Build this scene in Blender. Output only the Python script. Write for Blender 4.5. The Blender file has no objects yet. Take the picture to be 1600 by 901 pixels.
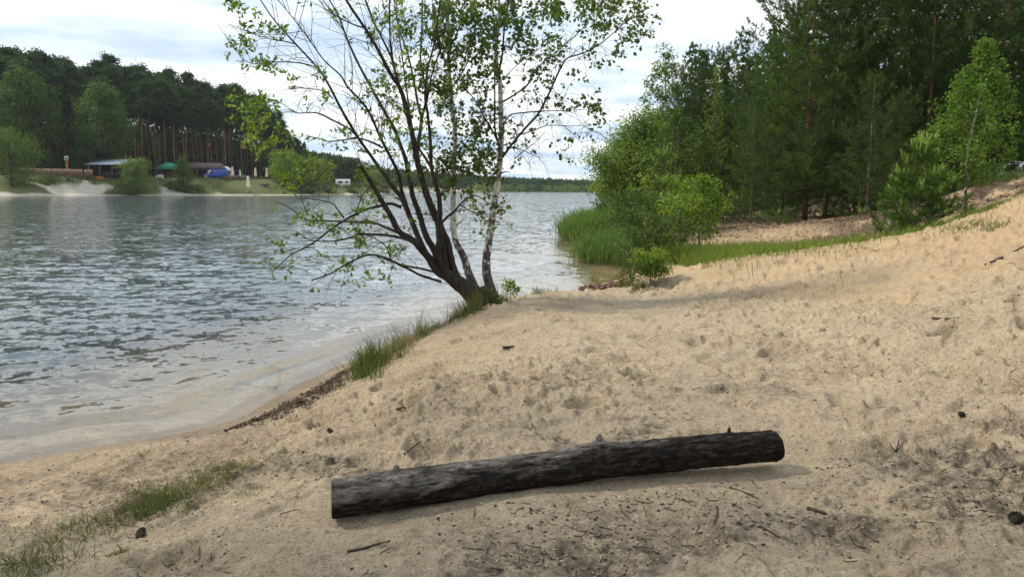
import bpy, math, random
import numpy as np
from mathutils import Vector, Matrix

random.seed(11)
RS = np.random.RandomState(11)
SC = bpy.context.scene
COL = SC.collection

# ------------------------------------------------------------------ camera
CAM_H = 2.05            # eye above the lake level (z = 0)
F_PX = 1142.0           # focal length in photo pixels (1600 wide)
PITCH = math.atan(155.0 / F_PX)
ROLL = math.radians(0.35)
cam_d = bpy.data.cameras.new('camera')
cam_d.sensor_width = 36.0
cam_d.lens = 36.0 * F_PX / 1600.0
cam_d.clip_start = 0.05
cam_d.clip_end = 6000.0
cam = bpy.data.objects.new('camera', cam_d)
COL.objects.link(cam)
_F = np.array([0, math.cos(PITCH), -math.sin(PITCH)])
_U0 = np.array([0, math.sin(PITCH), math.cos(PITCH)])
_R0 = np.array([1.0, 0, 0])
_R = math.cos(ROLL) * _R0 + math.sin(ROLL) * _U0
_U = -math.sin(ROLL) * _R0 + math.cos(ROLL) * _U0
cam.matrix_world = Matrix(((_R[0], _U[0], -_F[0], 0), (_R[1], _U[1], -_F[1], 0), (_R[2], _U[2], -_F[2], CAM_H), (0, 0, 0, 1)))
SC.camera = cam

def ray(px, py):
    return _F + (px - 800.0) / F_PX * _R - (py - 450.5) / F_PX * _U

def at(px, py, Y):                      # surveyed point at distance Y
    d = ray(px, py); t = Y / d[1]
    return np.array([d[0] * t, Y, CAM_H + d[2] * t])

def onz(px, py, z):                     # surveyed point at height z
    d = ray(px, py); t = (z - CAM_H) / d[2]
    return np.array([d[0] * t, d[1] * t, z])

# ------------------------------------------------------------------ sky, sun, exposure
SUN_EL, SUN_AZ = math.radians(46), math.radians(-76)     # azimuth from +Y towards +X
w = bpy.data.worlds.new('World'); SC.world = w
w.use_nodes = True
nt = w.node_tree; N = nt.nodes; L = nt.links
N.clear()
out = N.new('ShaderNodeOutputWorld'); bg = N.new('ShaderNodeBackground')
bg.inputs['Strength'].default_value = 0.1
sky = N.new('ShaderNodeTexSky'); sky.sky_type = 'NISHITA'; sky.sun_disc = False
sky.sun_elevation = SUN_EL; sky.sun_rotation = SUN_AZ
sky.air_density = 1.0; sky.dust_density = 1.5; sky.ozone_density = 1.0
tc = N.new('ShaderNodeTexCoord')
sep = N.new('ShaderNodeSeparateXYZ'); L.new(tc.outputs['Generated'], sep.inputs[0])
def wmath(op, a, b=None, c=None):
    m = N.new('ShaderNodeMath'); m.operation = op
    for i, v in enumerate((a, b, c)):
        if v is None: continue
        if isinstance(v, (int, float)): m.inputs[i].default_value = v
        else: L.new(v, m.inputs[i])
    return m.outputs[0]
zz = wmath('ADD', wmath('MAXIMUM', sep.outputs['Z'], 0.0), 0.12)
cx = wmath('DIVIDE', sep.outputs['X'], zz); cy = wmath('DIVIDE', sep.outputs['Y'], zz)
cmb = N.new('ShaderNodeCombineXYZ')
L.new(wmath('ADD', wmath('MULTIPLY', cx, 0.95), wmath('MULTIPLY', cy, 0.55)), cmb.inputs[0])
L.new(wmath('SUBTRACT', wmath('MULTIPLY', cy, 1.3), wmath('MULTIPLY', cx, 0.5)), cmb.inputs[1])
cmb.inputs[2].default_value = 3.7
nz = N.new('ShaderNodeTexNoise'); nz.inputs['Scale'].default_value = 0.62; nz.inputs['Detail'].default_value = 6.0
nz.inputs['Roughness'].default_value = 0.52; nz.inputs['Distortion'].default_value = 0.35
L.new(cmb.outputs[0], nz.inputs['Vector'])
nz2 = N.new('ShaderNodeTexNoise'); nz2.inputs['Scale'].default_value = 1.15; nz2.inputs['Detail'].default_value = 5.0
nz2.inputs['Roughness'].default_value = 0.5
L.new(cmb.outputs[0], nz2.inputs['Vector'])
def wramp(fac, stops):
    r = N.new('ShaderNodeValToRGB'); L.new(fac, r.inputs[0])
    e = r.color_ramp.elements
    while len(e) < len(stops): e.new(0.5)
    for q, (p, c) in zip(e, stops):
        q.position = p; q.color = (c, c, c, 1) if isinstance(c, (int, float)) else (*c, 1)
    return r.outputs[0]
cover = wramp(nz.outputs['Fac'], [(0.30, 0.62), (0.46, 1.0)])                # how much cloud in front of the blue
tone = wramp(nz2.outputs['Fac'], [(0.38, (5.3, 6.6, 8.4)), (0.50, (7.9, 8.8, 9.5)), (0.60, (10.0, 10.2, 10.0))])  # grey cloud bellies to white
# the veil of cloud is brightest around the hidden sun and down to the horizon in front
mix = N.new('ShaderNodeMix'); mix.data_type = 'RGBA'
L.new(cover, mix.inputs['Factor']); L.new(sky.outputs[0], mix.inputs[6]); L.new(tone, mix.inputs[7])
L.new(mix.outputs[2], bg.inputs['Color']); L.new(bg.outputs[0], out.inputs['Surface'])

sun_d = bpy.data.lights.new('sun', 'SUN'); sun_d.energy = 3.4; sun_d.angle = math.radians(6); sun_d.color = (1.0, 0.94, 0.84)
sun = bpy.data.objects.new('sun', sun_d); COL.objects.link(sun)
_sd = Vector((math.sin(SUN_AZ) * math.cos(SUN_EL), math.cos(SUN_AZ) * math.cos(SUN_EL), math.sin(SUN_EL)))
sun.rotation_euler = _sd.to_track_quat('Z', 'Y').to_euler()
sun.location = (_sd * 60)

SC.render.engine = 'CYCLES'
SC.view_settings.view_transform = 'Standard'; SC.view_settings.look = 'None'
SC.view_settings.gamma = 1.0; SC.view_settings.exposure = 0.36
SC.cycles.use_denoising = True
SC.cycles.max_bounces = 8; SC.cycles.diffuse_bounces = 3; SC.cycles.glossy_bounces = 3
SC.cycles.transmission_bounces = 4; SC.cycles.transparent_max_bounces = 12; SC.cycles.volume_bounces = 0
SC.cycles.caustics_reflective = False; SC.cycles.caustics_refractive = False

# ------------------------------------------------------------------ helpers: objects
def tag(o, label=None, cat=None, group=None, kind=None):
    if label: o['label'] = label
    if cat: o['category'] = cat
    if group: o['group'] = group
    if kind: o['kind'] = kind
    return o

def link_mesh(name, me, parent=None):
    o = bpy.data.objects.new(name, me); COL.objects.link(o)
    if parent is not None: o.parent = parent
    return o

def empty(name, loc, rz=0.0, label=None, cat=None, group=None):
    o = bpy.data.objects.new(name, None); COL.objects.link(o)
    o.empty_display_size = 0.2
    o.location = [float(v) for v in loc]; o.rotation_euler = (0, 0, rz)
    return tag(o, label, cat, group)

class Geo:
    """collects vertices and faces (numpy) for ONE mesh object"""
    def __init__(s): s.v = []; s.q = []; s.t = []; s.n = 0; s.ngon = []; s.att = []
    def add(s, v, q=None, t=None, a=None):
        v = np.asarray(v, float).reshape(-1, 3)
        if q is not None and len(q): s.q.append(np.asarray(q, int).reshape(-1, 4) + s.n)
        if t is not None and len(t): s.t.append(np.asarray(t, int).reshape(-1, 3) + s.n)
        s.v.append(v); s.att.append(np.zeros(len(v)) if a is None else np.broadcast_to(a, (len(v),)))
        s.n += len(v)
    def mesh(s, name, mat=None, smooth=False, origin=None, att=None):
        me = bpy.data.meshes.new(name)
        v = np.concatenate(s.v) if s.v else np.zeros((0, 3))
        if origin is not None: v = v - np.asarray(origin)
        q = np.concatenate(s.q) if s.q else np.zeros((0, 4), int)
        t = np.concatenate(s.t) if s.t else np.zeros((0, 3), int)
        nl = q.size + t.size
        me.vertices.add(len(v)); me.vertices.foreach_set('co', v.astype(np.float32).ravel())
        me.loops.add(nl); me.loops.foreach_set('vertex_index', np.concatenate([q.ravel(), t.ravel()]).astype(np.int32))
        me.polygons.add(len(q) + len(t))
        st = np.concatenate([np.arange(len(q)) * 4, q.size + np.arange(len(t)) * 3]).astype(np.int32)
        me.polygons.foreach_set('loop_start', st)
        if smooth: me.polygons.foreach_set('use_smooth', np.ones(len(q) + len(t), bool))
        me.update(calc_edges=True); me.validate()
        if att:
            A = me.attributes.new(att, 'FLOAT', 'POINT'); A.data.foreach_set('value', np.concatenate(s.att).astype(np.float32))
        if mat is not None: me.materials.append(mat)
        return me
    def build(s, name, mat=None, parent=None, smooth=False, origin=None, att=None):
        return link_mesh(name, s.mesh(name, mat, smooth, origin, att), parent)

def norm(a):
    a = np.asarray(a, float); n = np.linalg.norm(a, axis=-1, keepdims=True); n[n == 0] = 1
    return a / n

def tube(g, pts, rad, sides=6, cap=True, wob=0.0, a=None, rs=RS):
    pts = np.asarray(pts, float); n = len(pts)
    rad = np.broadcast_to(np.asarray(rad, float), (n,))
    tan = norm(np.gradient(pts, axis=0))
    ref = np.array([0.31, 0.2, 0.93]) if abs(tan[:, 2]).mean() < 0.8 else np.array([1.0, 0.1, 0.0])
    u = norm(np.cross(tan, ref)); v = np.cross(tan, u)
    ang = np.linspace(0, 2 * np.pi, sides, endpoint=False)
    rr = rad[:, None] * (1 + wob * rs.randn(n, sides) if wob else np.ones((n, sides)))
    P = pts[:, None, :] + rr[..., None] * (np.cos(ang)[None, :, None] * u[:, None, :] + np.sin(ang)[None, :, None] * v[:, None, :])
    i = np.arange(n - 1)[:, None] * sides; j = np.arange(sides)[None, :]; j2 = (j + 1) % sides
    q = np.stack([i + j, i + j2, i + sides + j2, i + sides + j], -1).reshape(-1, 4)
    V = P.reshape(-1, 3); t = []
    if cap:
        V = np.vstack([V, pts[:1], pts[-1:]]); c0 = n * sides; c1 = c0 + 1
        jj = np.arange(sides); jj2 = (jj + 1) % sides
        t = np.vstack([np.stack([jj2, jj, np.full(sides, c0)], 1), np.stack([(n - 1) * sides + jj, (n - 1) * sides + jj2, np.full(sides, c1)], 1)])
    g.add(V, q, t, a)

def smooth_path(pts, n=16):
    """Catmull-Rom through the points"""
    P = np.asarray(pts, float)
    if len(P) == 2: P = np.vstack([P[0], P.mean(0), P[1]])
    Q = np.vstack([2 * P[0] - P[1], P, 2 * P[-1] - P[-2]])
    m = len(P) - 1; s = np.linspace(0, m, n); k = np.minimum(s.astype(int), m - 1); f = (s - k)[:, None]
    p0, p1, p2, p3 = Q[k], Q[k + 1], Q[k + 2], Q[k + 3]
    return 0.5 * (2 * p1 + (p2 - p0) * f + (2 * p0 - 5 * p1 + 4 * p2 - p3) * f ** 2 + (3 * p1 - p0 - 3 * p2 + p3) * f ** 3)

def leaves(g, p, d, nrm, ln, wd, fold=0.12, a=None):
    """one folded rhombic leaf per row"""
    p = np.asarray(p, float); k = len(p)
    if k == 0: return
    d = norm(d); s = norm(np.cross(d, nrm)); n = np.cross(s, d)
    ln = np.broadcast_to(ln, (k,))[:, None]; wd = np.broadcast_to(wd, (k,))[:, None]
    m = p + d * ln * 0.45
    V = np.stack([p, m + s * wd * .5 + n * wd * fold, p + d * ln, m - s * wd * .5 + n * wd * fold], 1).reshape(-1, 3)
    i = np.arange(k)[:, None] * 4
    t = np.concatenate([i + np.array([0, 1, 2]), i + np.array([0, 2, 3])], 1).reshape(-1, 3)
    g.add(V, None, t, None if a is None else np.repeat(a, 4))

def blades(g, p, d, ln, wd, rs=RS, bend=0.0):
    """thin triangles: needles, grass; bend > 0 makes a two-segment drooping blade"""
    p = np.asarray(p, float); k = len(p)
    if k == 0: return
    d = norm(d); s = norm(np.cross(d, rs.randn(k, 3)))
    ln = np.broadcast_to(ln, (k,))[:, None]; wd = np.broadcast_to(wd, (k,))[:, None]
    if bend:
        h = d * np.array([1, 1, 0]); m = p + d * ln * 0.55
        tip = m + norm(d + h * bend * 2 + np.array([0, 0, -bend * .6])) * ln * 0.5
        V = np.stack([p - s * wd * .5, p + s * wd * .5, m + s * wd * .42, m - s * wd * .42, tip], 1).reshape(-1, 3)
        i = np.arange(k)[:, None] * 5
        g.add(V, i + np.array([0, 1, 2, 3]), i + np.array([3, 2, 4]))
    else:
        V = np.stack([p - s * wd * .5, p + s * wd * .5, p + d * ln], 1).reshape(-1, 3)
        g.add(V, None, np.arange(k * 3).reshape(-1, 3))

def rdir(k, rs=RS):
    return norm(rs.randn(k, 3))

def box(g, lo, hi, M=None):
    x0, y0, z0 = lo; x1, y1, z1 = hi
    v = np.array([[x0, y0, z0], [x1, y0, z0], [x1, y1, z0], [x0, y1, z0], [x0, y0, z1], [x1, y0, z1], [x1, y1, z1], [x0, y1, z1]], float)
    if M is not None: v = v @ M[:3, :3].T + M[:3, 3]
    g.add(v, [[0, 3, 2, 1], [4, 5, 6, 7], [0, 1, 5, 4], [1, 2, 6, 5], [2, 3, 7, 6], [3, 0, 4, 7]])

def lathe(g, prof, sides=12, c=(0, 0, 0)):
    prof = np.asarray(prof, float); n = len(prof); a = np.linspace(0, 2 * np.pi, sides, endpoint=False)
    P = np.stack([prof[:, :1] * np.cos(a), prof[:, :1] * np.sin(a), np.repeat(prof[:, 1:], sides, 1)], -1) + np.asarray(c)
    i = np.arange(n - 1)[:, None] * sides; j = np.arange(sides)[None]; j2 = (j + 1) % sides
    g.add(P.reshape(-1, 3), np.stack([i + j, i + j2, i + sides + j2, i + sides + j], -1).reshape(-1, 4))

def prism(g, outline, y0, y1, axis='y'):
    """outline in the x-z plane, extruded along y"""
    o = np.asarray(outline, float); n = len(o)
    A = np.stack([o[:, 0], np.full(n, y0), o[:, 1]], 1); B = np.stack([o[:, 0], np.full(n, y1), o[:, 1]], 1)
    c = np.stack([A.mean(0), B.mean(0)])
    V = np.vstack([A, B, c]); j = np.arange(n); j2 = (j + 1) % n
    q = np.stack([j, j2, n + j2, n + j], 1)
    t = np.vstack([np.stack([j2, j, np.full(n, 2 * n)], 1), np.stack([n + j, n + j2, np.full(n, 2 * n + 1)], 1)])
    g.add(V, q, t)

# ------------------------------------------------------------------ helpers: noise
def _h(ix, iy, seed):
    x = (ix.astype(np.int64) * 374761393 + iy.astype(np.int64) * 668265263 + seed * 1442695041) & 0xFFFFFFFF
    x = ((x ^ (x >> 13)) * 1274126177) & 0xFFFFFFFF
    x = (x ^ (x >> 16)) * 2246822519 & 0xFFFFFFFF
    return ((x ^ (x >> 15)) & 0xFFFFFF) / float(0x1000000)

def vnoise(x, y, seed=0):
    ix = np.floor(x); iy = np.floor(y); fx = x - ix; fy = y - iy
    ux = fx * fx * fx * (fx * (fx * 6 - 15) + 10); uy = fy * fy * fy * (fy * (fy * 6 - 15) + 10)
    a = _h(ix, iy, seed); b = _h(ix + 1, iy, seed); c = _h(ix, iy + 1, seed); d = _h(ix + 1, iy + 1, seed)
    return (a + (b - a) * ux + (c - a) * uy + (a - b - c + d) * ux * uy) * 2 - 1

def fbm(x, y, oct=4, seed=0, gain=0.5):
    s = 0; amp = 1.0
    for k in range(oct):
        c, sn = math.cos(0.6 + k), math.sin(0.6 + k)
        s = s + amp * vnoise((c * x - sn * y) * 2 ** k + 17.3 * k, (sn * x + c * y) * 2 ** k - 9.1 * k, seed + k * 7); amp *= gain
    return s

def sstep(a, b, x):
    t = np.clip((x - a) / (b - a), 0, 1); return t * t * (3 - 2 * t)

# ------------------------------------------------------------------ helpers: materials
class Mat:
    def __init__(s, name):
        s.m = bpy.data.materials.new(name); s.m.use_nodes = True
        s.N = s.m.node_tree.nodes; s.L = s.m.node_tree.links
        s.N.clear(); s.out = s.N.new('ShaderNodeOutputMaterial')
    def node(s, t, ins=None, **kw):
        n = s.N.new(t)
        for k, v in kw.items(): setattr(n, k, v)
        for k, v in (ins or {}).items():
            if hasattr(v, 'is_linked') or isinstance(v, bpy.types.NodeSocket): s.L.new(v, n.inputs[k])
            else:
                if isinstance(v, tuple) and len(v) == 3 and n.inputs[k].type == 'RGBA': v = (*v, 1)
                n.inputs[k].default_value = v
        return n
    def coords(s, kind='Object', scale=(1, 1, 1), rot=(0, 0, 0)):
        t = s.node('ShaderNodeTexCoord')
        return s.node('ShaderNodeMapping', {'Vector': t.outputs[kind], 'Scale': scale, 'Rotation': rot}).outputs[0]
    def noise(s, vec, scale, detail=4.0, rough=0.55, dist=0.0):
        return s.node('ShaderNodeTexNoise', {'Vector': vec, 'Scale': scale, 'Detail': detail, 'Roughness': rough, 'Distortion': dist}).outputs['Fac']
    def ramp(s, fac, stops):
        r = s.node('ShaderNodeValToRGB', {0: fac}); e = r.color_ramp.elements
        while len(e) < len(stops): e.new(0.5)
        for q, (p, c) in zip(e, stops):
            q.position = p; q.color = (c, c, c, 1) if isinstance(c, (int, float)) else (*c, 1)
        return r.outputs[0]
    def mix(s, f, a, b, mode='MIX'):
        n = s.node('ShaderNodeMix', {0: f}, data_type='RGBA', blend_type=mode)
        for i, v in ((6, a), (7, b)):
            if isinstance(v, bpy.types.NodeSocket): s.L.new(v, n.inputs[i])
            else: n.inputs[i].default_value = (*v, 1) if len(v) == 3 else v
        return n.outputs[2]
    def math(s, op, *a):
        n = s.node('ShaderNodeMath', operation=op)
        for i, v in enumerate(a):
            if isinstance(v, bpy.types.NodeSocket): s.L.new(v, n.inputs[i])
            else: n.inputs[i].default_value = v
        return n.outputs[0]
    def attr(s, name):
        return s.node('ShaderNodeAttribute', attribute_name=name)
    def bump(s, h, strength=0.5, dist=0.02, normal=None):
        d = {'Height': h, 'Strength': strength, 'Distance': dist}
        if normal is not None: d['Normal'] = normal
        return s.node('ShaderNodeBump', d).outputs[0]
    def bsdf(s, color, rough=0.8, normal=None, metallic=0.0, spec=0.5, **kw):
        d = {'Base Color': color, 'Roughness': rough, 'Metallic': metallic, 'Specular IOR Level': spec}
        if normal is not None: d['Normal'] = normal
        d.update(kw)
        return s.node('ShaderNodeBsdfPrincipled', d)
    def done(s, shader, vol=None):
        if shader is not None: s.L.new(shader.outputs[0], s.out.inputs['Surface'])
        if vol is not None: s.L.new(vol.outputs[0], s.out.inputs['Volume'])
        return s.m

def leaf_mat(name, dark, light, trans=0.45, rough=0.55, tcol=None, spec=0.15, scale=1.5):
    m = Mat(name)
    rnd = m.node('ShaderNodeNewGeometry').outputs['Random Per Island']
    n = m.noise(m.coords(), scale, 2.0); own = m.node('ShaderNodeObjectInfo').outputs['Random']
    f = m.math('ADD', m.math('ADD', m.math('MULTIPLY', rnd, 0.55), m.math('MULTIPLY', own, .30)), m.math('MULTIPLY', m.math('SUBTRACT', n, 0.42), 1.2))
    c = m.ramp(f, [(0.1, dark), (0.8, light)])
    b = m.bsdf(c, rough, spec=spec)
    tc_ = m.mix(1.0, c, tcol or (1.3, 1.25, 0.55), 'MULTIPLY')
    t = m.node('ShaderNodeBsdfTranslucent', {'Color': tc_})
    return m.done(m.node('ShaderNodeMixShader', {0: trans, 1: b.outputs[0], 2: t.outputs[0]}))

def plain(name, color, rough=0.6, metallic=0.0, var=0.12, scale=6.0, spec=0.5):
    m = Mat(name); n = m.noise(m.coords(), scale, 5.0)
    c = m.mix(n, tuple(v * (1 - var) for v in color), tuple(min(1, v * (1 + var)) for v in color))
    return m.done(m.bsdf(c, rough, metallic=metallic, spec=spec))

# ------------------------------------------------------------------ the lake outline (surveyed, z = 0)
_shore_px = [(-420, 800), (-200, 757), (0, 724), (150, 698), (250, 684), (340, 667), (385, 649), (412, 630), (470, 598), (550, 562), (620, 531),
             (690, 504), (730, 489), (800, 470), (870, 461), (905, 455), (922, 446), (950, 441), (972, 434), (988, 422), (984, 409), (955, 405), (922, 401),
             (928, 385), (926, 370), (938, 352), (940, 335), (944, 322)]
SHORE = [onz(x, y, 0)[:2] for x, y in _shore_px]
SHORE += [np.array(p) for p in [(14, 110), (22, 170), (60, 300), (140, 420), (240, 520)]]
SHORE += [np.array(p) for p in [(150, 590), (60, 600), (0, 585), (-60, 540), (-82, 420)]]
SHORE += [onz(x, y, 0)[:2] for x, y in [(620, 302.6), (560, 303.8), (470, 305.0), (400, 305.2), (300, 305.2), (200, 305.3), (100, 305.5), (0, 306.0), (-150, 307.5)]]
SHORE += [np.array(p) for p in [(-260, 150), (-330, 60), (-120, -40), (-30, -14), (-12, -2)]]
SHORE = np.array(SHORE)

def lake_dist(X, Y):
    """signed distance to the waterline, land positive"""
    X = np.asarray(X, float); Y = np.asarray(Y, float)
    best = np.full(X.shape, 1e9); ins = np.zeros(X.shape, bool); n = len(SHORE)
    for i in range(n):
        a = SHORE[i]; b = SHORE[(i + 1) % n]; e = b - a; L2 = e @ e
        t = np.clip(((X - a[0]) * e[0] + (Y - a[1]) * e[1]) / L2, 0, 1)
        best = np.minimum(best, (X - a[0] - t * e[0]) ** 2 + (Y - a[1] - t * e[1]) ** 2)
        if a[1] != b[1]:
            c = ((a[1] > Y) != (b[1] > Y)) & (X < (b[0] - a[0]) * (Y - a[1]) / (b[1] - a[1]) + a[0])
            ins ^= c
    return np.sqrt(best) * np.where(ins, -1, 1)

# land heights near the camera: (px, py, z) or (px, py, None, Y)
_ctl = [(-200, 800, .08), (-200, 900, .25), (0, 760, .07), (0, 820, .17), (0, 900, .28), (200, 715, .07), (200, 800, .24), (200, 900, .37), (400, 663, .07), (400, 720, .2),
        (400, 800, .38), (400, 900, .45), (505, 607, .07), (520, 680, .3), (515, 800, .5), (560, 592, .14), (620, 558, .2), (600, 620, .36), (700, 600, .54),
        (700, 535, .42), (750, 488, .38), (690, 515, .24), (800, 470, .38), (860, 463, .34), (910, 459, .24), (900, 520, .52), (900, 600, .58), (860, 760, .5),
        (1220, 715, .55), (1000, 900, .5), (1300, 850, .55), (1600, 900, .6), (1600, 750, .68), (1600, 600, .88), (1400, 600, .72), (1200, 600, .64),
        (1100, 480, .58), (1000, 480, .46), (990, 462, .26), (1040, 428, .4), (1050, 409, .42), (1200, 401, .5), (1300, 396, .56), (1370, 389, .64),
        (1010, 440, .22), (1450, 372, None, 16.3), (1510, 338, None, 18.0), (1600, 308, None, 15.0), (1600, 450, 1.22), (1450, 480, .88), (1300, 470, .7),
        (1550, 318, None, 19), (1600, 275, None, 25), (1560, 300, None, 23),
        (1000, 396, .3), (1060, 388, .36), (1150, 386, .42), (1220, 384, .47), (1093, 372, .42), (1165, 352, .65), (1260, 348, .75), (1200, 366, .6), (1370, 364, .75),
        (1330, 355, .85), (1420, 335, None, 33), (1160, 335, None, 42), (1000, 365, .3), (960, 345, .25)]
_C = np.array([onz(*c[:3]) if len(c) == 3 else at(c[0], c[1], c[3]) for c in _ctl] +
              [(0, -4, .6), (-4, -5, .2), (5, -5, .9), (14, 2, 1.7), (14, -9, 1.9), (22, 12, 2.6), (12, 60, .9), (20, 60, 1.6), (40, 60, 3.0), (45, 35, 3.6), (30, 90, 2.0),
               (18, 45, 1.2), (27, 40, 2.3), (15, 80, .8), (60, 90, 3.5), (60, 20, 4), (0, -14, .8), (8, 38, .55), (10.5, 52, .6)])

def _phi(r2): return np.where(r2 > 1e-9, 0.5 * r2 * np.log(np.maximum(r2, 1e-9)), 0.0)
def _fit():
    n = len(_C); d2 = ((_C[:, None, :2] - _C[None, :, :2]) ** 2).sum(-1)
    A = np.zeros((n + 3, n + 3)); A[:n, :n] = _phi(d2) + np.eye(n) * 0.02
    A[:n, n] = 1; A[:n, n + 1:] = _C[:, :2]; A[n, :n] = 1; A[n + 1:, :n] = _C[:, :2].T
    return np.linalg.solve(A, np.concatenate([_C[:, 2], [0, 0, 0]]))
_W = _fit()
def _rbf(X, Y):
    o = np.zeros(X.size); x = X.ravel(); y = Y.ravel(); n = len(_C)
    for s in range(0, x.size, 60000):
        xs = x[s:s + 60000, None]; ys = y[s:s + 60000, None]
        o[s:s + 60000] = _phi((xs - _C[:, 0]) ** 2 + (ys - _C[:, 1]) ** 2) @ _W[:n] + _W[n] + xs[:, 0] * _W[n + 1] + ys[:, 0] * _W[n + 2]
    return o.reshape(X.shape)

# the log: where its two ends lie
LOG_A = onz(519, 810, .515); LOG_B = onz(1214, 720, .575)

def base_height(X, Y):
    """the lie of the land without footprints; returns z and the waterline distance"""
    X = np.atleast_1d(np.asarray(X, float)); Y = np.atleast_1d(np.asarray(Y, float))
    d = lake_dist(X, Y); r = np.hypot(X, Y); az = X / np.maximum(Y, 1e-3)
    near = 1 - sstep(60, 95, r)
    z = np.zeros_like(X)
    m = near > 0
    if m.any(): z[m] = np.clip(_rbf(X[m], Y[m]), 0.02, 5.5) * near[m]
    left = (Y > 100) & (az < -0.05)
    zl = (4.3 * sstep(1.0, 15, d + 1.6 * fbm(X * .12, Y * .12, 2, 5)) + 0.08 * np.minimum(d, 2)) * np.where(az < -0.27, 1, 0.6 + 0.4 * sstep(-0.2, -0.3, az)) + 0.02 * np.maximum(d - 25, 0)
    zr = 0.5 * sstep(0, 3, d) + 0.03 * np.minimum(np.maximum(d, 0), 120)
    z = z + (1 - near) * np.where(left, zl, zr)
    shore = sstep(-0.05, 0.9, d)
    land = np.maximum(z, 0.015) * shore + 0.05 * np.clip(d, 0, .4)
    bed = -np.minimum(0.06 * np.abs(d), 0.34 + 0.0) - 0.11 * np.clip(np.abs(d) - 3, 0, 25)
    return np.where(d > 0, land, bed), d

def cells(X, Y, c, seed, prob, rmin, rmax, asp=1.6, rim=0.35):
    """scuffs and footprints: one jittered dimple per cell"""
    out = np.zeros_like(X); ix = np.floor(X / c); iy = np.floor(Y / c)
    for dx in (-1, 0, 1):
        for dy in (-1, 0, 1):
            jx = ix + dx; jy = iy + dy
            h1 = _h(jx, jy, seed); h2 = _h(jx, jy, seed + 1); h3 = _h(jx, jy, seed + 2); h4 = _h(jx, jy, seed + 3); h5 = _h(jx, jy, seed + 4)
            on = (h4 < prob)
            px = X - (jx + h1) * c; py = Y - (jy + h2) * c
            a = h3 * 6.283; ca, sa = np.cos(a), np.sin(a)
            u = px * ca + py * sa; v = -px * sa + py * ca
            R = rmin + (rmax - rmin) * h5
            q = np.sqrt((u / (R * asp)) ** 2 + (v / R) ** 2)
            out += on * R * (-np.exp(-(q * 1.15) ** 4) + rim * np.exp(-((q - 1.35) / .32) ** 2))
    return out

_lx = norm((LOG_B - LOG_A)[:2]); _ly = np.array([-_lx[1], _lx[0]]); _ll = np.linalg.norm((LOG_B - LOG_A)[:2])
def near_log(X, Y, grow=0.0):
    u = (X - LOG_A[0]) * _lx[0] + (Y - LOG_A[1]) * _lx[1]; v = (X - LOG_A[0]) * _ly[0] + (Y - LOG_A[1]) * _ly[1]
    du = np.maximum(np.maximum(-u, u - _ll), 0)
    return np.hypot(du, v), u, v

def height(X, Y):
    z, d = base_height(X, Y); X = np.atleast_1d(np.asarray(X, float)); Y = np.atleast_1d(np.asarray(Y, float))
    r = np.hypot(X, Y)
    m = (r < 70) & (d > -3)
    if m.any():
        x, y, dd, rr = X[m], Y[m], d[m], r[m]
        wx = x + 0.05 * vnoise(x * 5, y * 5, 90); wy = y + 0.05 * vnoise(x * 5, y * 5, 91)
        nl, u, v = near_log(x, y)
        calm = sstep(0.12, 0.75, nl)                                   # sand round the log is flatter
        busy = 0.45 + 0.55 * sstep(-0.1, 0.5, fbm(x * .7, y * .7, 2, 31) + 0.18 * x)
        busy = busy * (0.35 + 0.65 * calm) * sstep(-0.1, .5, dd)
        big = 0.030 * fbm(x * 1.1, y * 1.1, 3, 3)
        mid = 0.014 * fbm(wx * 4, wy * 4, 3, 8) + 0.014 * np.abs(fbm(wx * 9, wy * 9, 2, 12))
        fine = 0.0065 * fbm(wx * 26, wy * 26, 3, 15)
        f1 = cells(wx, wy, .55, 41, .9, .055, .125, 1.7) * .9
        f2 = cells(wx, wy, .24, 57, .65, .02, .055, 1.5) * .6
        f3 = cells(wx, wy, .12, 77, .5, .010, .026, 1.3, .5) * .5
        clod = np.maximum(fbm(wx * 14, wy * 14, 2, 23) - .35, 0) * .05
        wet = sstep(-.05, 0.4, dd)
        fade = 1 - sstep(30, 60, rr)
        dz = (big * (0.4 + .6 * calm) * sstep(-.3, .8, dd) + (mid + fine) * (.45 + .55 * busy) * (0.12 + .88 * wet) + (f1 + f2 + f3 + clod) * busy * wet) * fade
        # a hand-dug hollow on the left and scuffed pits in the foreground
        for (qx, qy, qz, R, dep) in PITS:
            q = np.hypot((x - qx) / (R * 1.5), (y - qy) / R); dz += dep * (-np.exp(-(q * 1.1) ** 4) + .3 * np.exp(-((q - 1.4) / .4) ** 2))
        zz_ = z[m] + dz
        # the log has bedded itself in along its middle, its two ends hang just clear
        prof = LOG_A[2] + (LOG_B[2] - LOG_A[2]) * np.clip(u / _ll, 0, 1)
        gap = 0.012 - 0.03 * np.exp(-((u / _ll - .36) / .2) ** 2) + 0.030 * sstep(.72, 1.0, u / _ll) + 0.012 * sstep(.14, 0.0, u / _ll)
        k = 1 - sstep(0.10, 0.42, nl)
        zz_ = zz_ * (1 - k) + (prof - gap + 0.3 * dz) * k
        z[m] = zz_
    return z, d

PITS = [(*onz(45, 826, .2), .10, .05), (*onz(300, 880, .4), .16, .06), (*onz(250, 872, .4), .10, .04), (*onz(1580, 812, .6), .07, .05), (*onz(1520, 690, .7), .16, .05),
        (*onz(1240, 540, .66), .16, .06), (*onz(640, 820, .5), .1, .03), (*onz(740, 822, .5), .14, .03), (*onz(1020, 830, .5), .16, .035), (*onz(1350, 870, .55), .2, .05),
        (*onz(620, 640, .4), .1, .05), (*onz(480, 650, .2), .1, .05)]

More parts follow.
